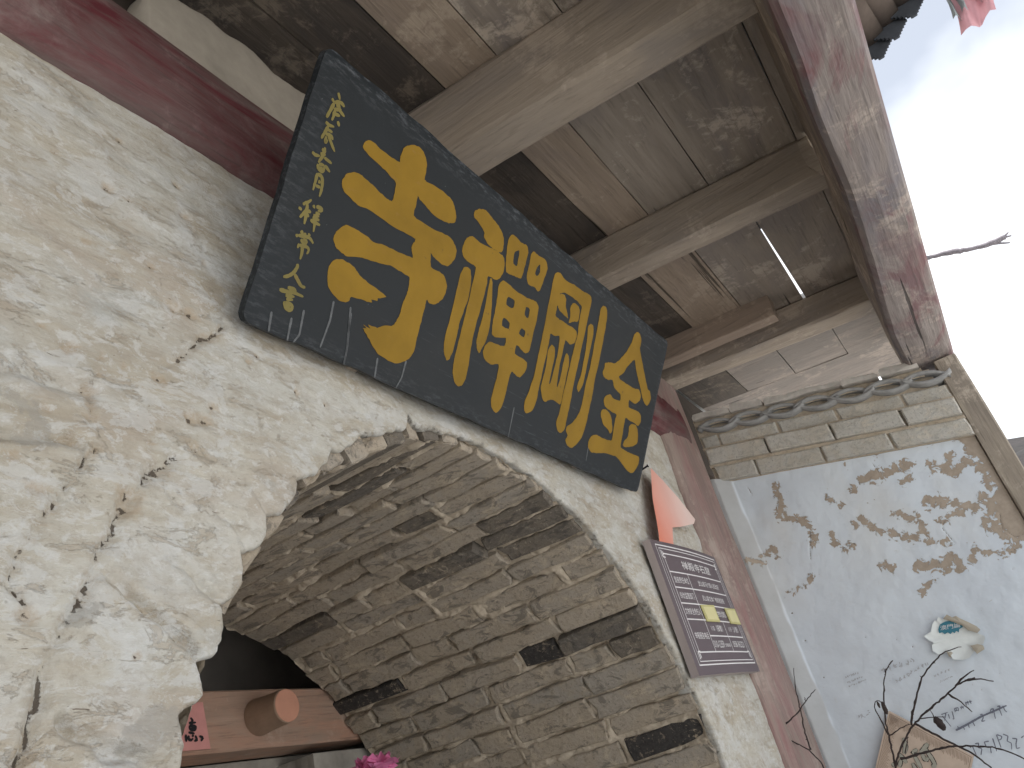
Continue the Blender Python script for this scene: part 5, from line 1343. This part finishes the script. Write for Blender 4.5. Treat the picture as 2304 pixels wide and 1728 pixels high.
mk('glyph_outline', w_xyz(v2, 0.0418 + 0.00005 * lf), f2, M['inkblack'], cpn)
v2, f2, lf = strokes_mesh(gl, g_yz, 0.0155, 8, False)
mk('raised_glyph', w_xyz(v2, 0.0445 + 0.0001 * lf), f2, M['glyph'], cpn)

# ------------------------------------------------------------------ dry branches
def tube(path, radii, n=6):
    path = np.array(path, float); v, f = [], []
    for k in range(len(path)):
        d = path[min(k + 1, len(path) - 1)] - path[max(k - 1, 0)]; d /= np.linalg.norm(d) + 1e-12
        a = np.cross(d, [0.31, 0.17, 0.93]); a /= np.linalg.norm(a) + 1e-12; b = np.cross(d, a)
        for i in range(n):
            w_ = 2 * math.pi * i / n
            v.append(path[k] + (a * math.cos(w_) + b * math.sin(w_)) * radii[k])
    for k in range(len(path) - 1):
        for i in range(n):
            j = (i + 1) % n
            f.append((k * n + i, k * n + j, (k + 1) * n + j, (k + 1) * n + i))
    f.append(tuple(range(n))[::-1]); f.append(tuple(range((len(path) - 1) * n, len(path) * n)))
    return v, f
def resample(pl, step, jit, r4):
    p = np.array(pl, float)
    d = np.concatenate([[0], np.cumsum(np.linalg.norm(np.diff(p, axis=0), axis=1))])
    n = max(3, int(d[-1] / step)); t_ = np.linspace(0, d[-1], n)
    q = np.stack([np.interp(t_, d, p[:, k]) for k in range(p.shape[1])], 1)
    for _ in range(2): q[1:-1] = (q[:-2] + 2 * q[1:-1] + q[2:]) / 4
    q[1:-1] += np.array([[r4.gauss(0, jit) for _ in range(p.shape[1])] for _ in range(n - 2)])
    return q
def branch_thing(name, label, cat, lines, zf, xplane, mat, seed, foot=None, group=None):
    r4 = random.Random(seed)
    fx = foot if foot is not None else (xplane, 0.4, gz)
    e = empty(name, fx, label, cat, group)
    for li, (pl, w0, w1) in enumerate(lines):
        dx = r4.uniform(-0.05, 0.05)
        p3 = [onX(zf(p), xplane + dx * (i / max(1, len(pl) - 1))) for i, p in enumerate(pl)]
        if li == 0 and foot is not None: p3 = [np.array(foot)] + p3
        q = resample(p3, 0.012, 0.0012, r4)
        n = len(q); rad = [w0 + (w1 - w0) * k / (n - 1) for k in range(n)]
        rad = [x * (1.35 if r4.random() < 0.10 else r4.uniform(0.9, 1.1)) for x in rad]
        v, f = tube(q, rad)
        # thorny buds
        mk('stem' if li == 0 else 'twig', v, f, mat, e, True)
        for k in range(3, n - 2, 6):
            if r4.random() < 0.45:
                dd = np.array([r4.gauss(0, 1) for _ in range(3)]); dd /= np.linalg.norm(dd)
                b0, f0 = tube([q[k], q[k] + dd * rad[k] * 2.8], [rad[k] * 0.8, rad[k] * 0.25], 5)
                mk('bud', b0, f0, mat, e)
    return e
BR = [([(540, 1659), (600, 1450), (700, 1250), (800, 1130), (930, 1010), (1115, 860), (1190, 780), (1290, 720), (1400, 690)], .0085, .0028),
      ([(1190, 780), (1260, 690), (1390, 610)], .0038, .0018), ([(1290, 722), (1400, 702), (1470, 695), (1600, 728)], .0034, .0016), ([(1115, 862), (1230, 940), (1370, 1058)], .0036, .0014),
      ([(720, 1200), (725, 1090), (760, 930), (820, 710), (920, 560), (1060, 420), (1150, 380), (1255, 360)], .0044, .0016),
      ([(545, 1640), (480, 1320), (435, 1150), (425, 960), (420, 780), (440, 620), (470, 560), (520, 505)], .0042, .0018), ([(470, 1300), (440, 1240), (370, 1110), (310, 990), (320, 920), (370, 930), (410, 970)], .0034, .0014), ([(440, 640), (436, 595)], .0024, .0014), ([(445, 600), (480, 570)], .0022, .0012),
      ([(760, 1185), (900, 1260), (1100, 1370), (1250, 1440), (1400, 1520), (1580, 1659)], .0046, .0028),
      ([(600, 1560), (800, 1510), (1000, 1455), (1150, 1425), (1350, 1420), (1600, 1435), (1750, 1480), (1926, 1555), (2000, 1600)], .0046, .0022),
      ([(800, 1132), (950, 1112), (1080, 1110)], .0026, .0010), ([(960, 1112), (920, 1040)], .0020, .0012), ([(480, 1310), (560, 1250), (700, 1190)], .0026, .0016), ([(650, 1500), (690, 1300), (672, 1350)], .0022, .0012), ([(925, 1020), (935, 970), (985, 955)], .0020, .0010)]
foot1 = onX(ZG((540, 1659)), 3.72); foot1 = (3.72, foot1[1] + 0.05, gz)
b1 = branch_thing('dry_branch', 'dark leafless branch rising in front of the carved tan panel', 'branch', BR, ZG, 3.72, M['twig'], 31, foot1, 'dry branches in front of the side wall')
def pod(c, l, w, seed, parent, twist=0.0):
    r4 = random.Random(seed); v, f = [], []
    n, m_ = 8, 7
    for k in range(m_):
        t_ = k / (m_ - 1); r_ = w * math.sin(math.pi * (0.06 + 0.86 * t_)) ** 0.8
        for i in range(n):
            a = 2 * math.pi * i / n
            v.append((c[0] + r_ * math.cos(a) * 0.6, c[1] + r_ * math.sin(a) * r4.uniform(.8, 1.2) + twist * t_, c[2] - l * (t_ - 0.5)))
    for k in range(m_ - 1):
        for i in range(n):
            j = (i + 1) % n; f.append((k * n + i, k * n + j, (k + 1) * n + j, (k + 1) * n + i))
    f.append(tuple(range(n))[::-1]); f.append(tuple(range((m_ - 1) * n, m_ * n)))
    mk('dried_pod', v, f, M['twig'], parent)
pod(onX(ZG((1005, 1185)), 3.72), 0.055, 0.016, 1, b1, -0.01); pod(onX(ZG((430, 1015)), 3.72), 0.050, 0.009, 2, b1); pod(onX(ZG((365, 980)), 3.72), 0.026, 0.005, 3, b1)
BL = [([(910, 1640), (820, 1540), (700, 1480), (640, 1450), (590, 1420), (575, 1425)], .0055, .0022), ([(575, 1425), (650, 1390), (740, 1310), (800, 1220), (860, 1150)], .0036, .0014), ([(830, 1540), (790, 1420), (765, 1280), (730, 1150), (720, 1010)], .0036, .0014),
      ([(590, 1430), (540, 1500)], .0026, .0012), ([(660, 1470), (620, 1515)], .0026, .0012), ([(735, 1310), (770, 1275)], .002, .0012), ([(800, 1225), (790, 1200)], .002, .001)]
foot2 = onX(ZX((940, 1680)), 3.66); foot2 = (3.66, foot2[1], gz)
branch_thing('dry_branch', 'small forked leafless branch in front of the red corner post', 'branch', BL, ZX, 3.66, M['twig'], 32, foot2, 'dry branches in front of the side wall')

# bleached twig sticking out of the roof edge
tw = empty('roof_twig', (4.3, -0.40, 2.0), 'pale bare twig sticking out over the sky from the roof edge', 'twig')
pts = [(4.3, -0.36, 2.02)] + [onX(DS(p), 4.3) for p in [(2010, 555), (2050, 545), (2100, 538), (2145, 525), (2172, 512)]]
r4 = random.Random(3)
q = resample(pts, 0.014, 0.0015, r4); n = len(q)
v, f = tube(q, [0.013 + 0.002 * math.sin(k * .5) for k in range(n)], 8); mk('stem', v, f, M['twig2'], tw, True)
for e_ in [(2178, 502), (2185, 509), (2182, 524)]:
    st_ = (2165, 514) if e_ != (2182, 524) else (2142, 527)
    q = resample([onX(DS(st_), 4.3), onX(DS(((st_[0] + e_[0]) / 2, (st_[1] + e_[1]) / 2)), 4.3), onX(DS(e_), 4.3)], 0.008, 0.0004, r4)
    v, f = tube(q, [0.0075 - 0.004 * k / (len(q) - 1) for k in range(len(q))], 6); mk('splinter', v, f, M['twig2'], tw, True)

# cloth and tassel hanging beyond the eave
pole = empty('hanging_pole', (2.0, -0.32, 1.95), 'wooden pole reaching out under the eave carrying a pink cloth', 'pole')
v, f = tube([(2.0, -0.30, 2.00), (2.0, -0.55, 2.00), (2.0, -0.80, 2.0)], [0.014, 0.013, 0.012], 8); mk('shaft', v, f, M['rafter'], pole, True)
def strip(name, label, cat, pl, wpx, zf, x, mat, seed):
    r4 = random.Random(seed); n = 26
    p = [onX(zf(q), x) for q in pl]
    p = [np.array([x, p[0][1], 1.985])] + p
    e = empty(name, p[-1], label, cat)
    q = resample(p, 0.02, 0, r4); n = len(q); v, f = [], []
    L_ = len(wpx); ww = np.interp(np.linspace(0, 1, n), np.linspace(0, 1, L_), wpx)
    for k in range(n):
        for i in range(9):
            t_ = i / 8 - 0.5
            v.append((q[k][0] + 0.02 * math.sin(t_ * 9 + k * 0.35), q[k][1] + t_ * ww[k], q[k][2] - 0.010 * abs(t_) * (1 if k == n - 1 else 0) + (0.010 * math.sin(i * 0.9) if k == n - 1 else 0)))
    f = grid_faces(n, 9)
    mk('fabric', v, f, mat, e, True)
strip('pink_cloth', 'pink cloth strip hanging against the sky beyond the eave', 'cloth', [(1800, 0), (1815, 90), (1835, 190)], [0.06, 0.075, 0.09, 0.085], ZD, 2.0, M['pink2'], 1)
strip('pink_cloth', 'small pink cloth tag hanging beside the longer pink strip', 'cloth', [(1905, 0), (1930, 22)], [0.03, 0.035, 0.04], ZD, 2.01, M['pink2'], 2)
strip('grey_tassel', 'grey fabric tassel hanging beside the pink cloth against the sky', 'tassel', [(1650, 0), (1675, 70), (1690, 130)], [0.03, 0.035, 0.045, 0.035], ZD, 1.98, M['tassel'], 3)

# ------------------------------------------------------------------ small things inside the gateway
pp_ = [onY(ZB(p), 2.398) for p in [(150, 855), (325, 850), (400, 1295), (90, 1320)]]
cz_ = np.mean(pp_, axis=0)
rp = empty('red_paper', cz_, 'red paper couplet with a brushed black character pasted on the door lintel', 'paper')
bkp = [p + np.array([0, 0.004, 0]) for p in pp_]
mk('sheet', pp_ + bkp, [(3, 2, 1, 0), (4, 5, 6, 7), (0, 1, 5, 4), (1, 2, 6, 5), (2, 3, 7, 6), (3, 0, 4, 7)], M['paper'], rp)
cl = [[(205, 1000), (235, 1030)], [(190, 1050), (260, 1045)], [(225, 1010), (215, 1090)], [(195, 1075), (260, 1080), (250, 1120), (200, 1115), (195, 1075)], [(210, 1097), (250, 1100)], [(185, 1140), (245, 1150)], [(190, 1170), (180, 1205), (215, 1220), (230, 1195)], [(220, 1165), (235, 1180)], [(250, 1170), (270, 1210), (240, 1225)], [(290, 1175), (325, 1190), (305, 1225)], [(160, 1160), (165, 1230)]]
v2, f2, lf = strokes_mesh(cl, lambda p: tuple(onY(ZB(p), 2.397)[[0, 2]]), 0.0095, 3)
mk('brushed_character', np.stack([v2[:, 0], 2.3965 - 0.0001 * lf, v2[:, 1]], 1), f2, M['inkblack'], rp)
sb = onY(ZB((1600, 1380)), 2.40)
stb = empty('stone_block', (sb[0], 2.5, gz), 'rough grey stone block beneath the right end of the lintel', 'stone')
bm = bmesh.new(); bmesh.ops.create_cube(bm, size=1.0); bmesh.ops.subdivide_edges(bm, edges=bm.edges[:], cuts=5, use_grid_fill=True)
v = []
for x in bm.verts:
    p = np.array(x.co[:]); rr_ = 0.92 + 0.10 * float(fbm(p[0] * 3 + 5, p[1] * 3, p[2] * 3, 3))
    v.append((2.62 + p[0] * 0.36 * rr_, 2.53 + p[1] * 0.22 * rr_, -0.79 + p[2] * 2.42 + 0.0))
f = [tuple(w_.index for w_ in fc.verts) for fc in bm.faces]; bm.free()
mk('block', v, f, M['stone'], stb)
# artificial flower
fc = onY(DS((808, 1655)), 1.75)
fl = empty('pink_flower', (fc[0], fc[1], gz), 'bright pink ruffled artificial flower standing in the gateway', 'flower')
r4 = random.Random(14)
for k in range(15):
    ring_ = 0 if k < 5 else 1 if k < 10 else 2
    az = 2 * math.pi * (k % 5) / 5 + ring_ * 0.6 + r4.uniform(-.2, .2); tilt = [0.25, 0.7, 1.15][ring_]
    Lp = [0.058, 0.078, 0.086][ring_]; Wp = [0.065, 0.095, 0.105][ring_]
    v = []
    for a in range(6):
        for b in range(7):
            s_, t_ = a / 5, b / 6 - 0.5
            wd = Wp * math.sin(math.pi * (0.12 + 0.72 * s_)) ; rad = Lp * s_; cup = tilt * (0.4 + 0.6 * s_)
            out_, upz = rad * math.sin(cup), rad * math.cos(cup)
            lx, ly = out_ + 0.004 * math.sin(b * 2.1 + k), t_ * wd
            upz += 0.010 * s_ * math.sin(b * 1.9 + k * 1.7) - 0.25 * wd * t_ * t_
            v.append((fc[0] + lx * math.cos(az) - ly * math.sin(az), fc[1] + lx * math.sin(az) + ly * math.cos(az), fc[2] - 0.035 + upz))
    mk('petal', v, grid_faces(6, 7), M['petal'], fl, True)
v, f = tube([(fc[0], fc[1], gz), (fc[0] + 0.01, fc[1], fc[2] - 0.3), (fc[0], fc[1], fc[2] - 0.03)], [0.006, 0.005, 0.005], 6); mk('stem', v, f, M['leaf'], fl, True)
for (dx, dz, L_) in ((-0.09, -0.005, 0.10), (-0.07, -0.05, 0.09), (0.03, -0.06, 0.08)):
    v = []
    for a in range(6):
        for b in range(3):
            s_, t_ = a / 5, b / 2 - 0.5
            v.append((fc[0] + dx * s_, fc[1] + 0.045 * t_ * math.sin(math.pi * (0.08 + 0.9 * s_)), fc[2] - 0.05 + dz * s_ + 0.02 * math.sin(math.pi * s_) - 0.012 * abs(t_)))
    mk('leaf', v, grid_faces(6, 3), M['leaf'], fl, True)
print('bricks', nb, 'objects', len(bpy.data.objects))
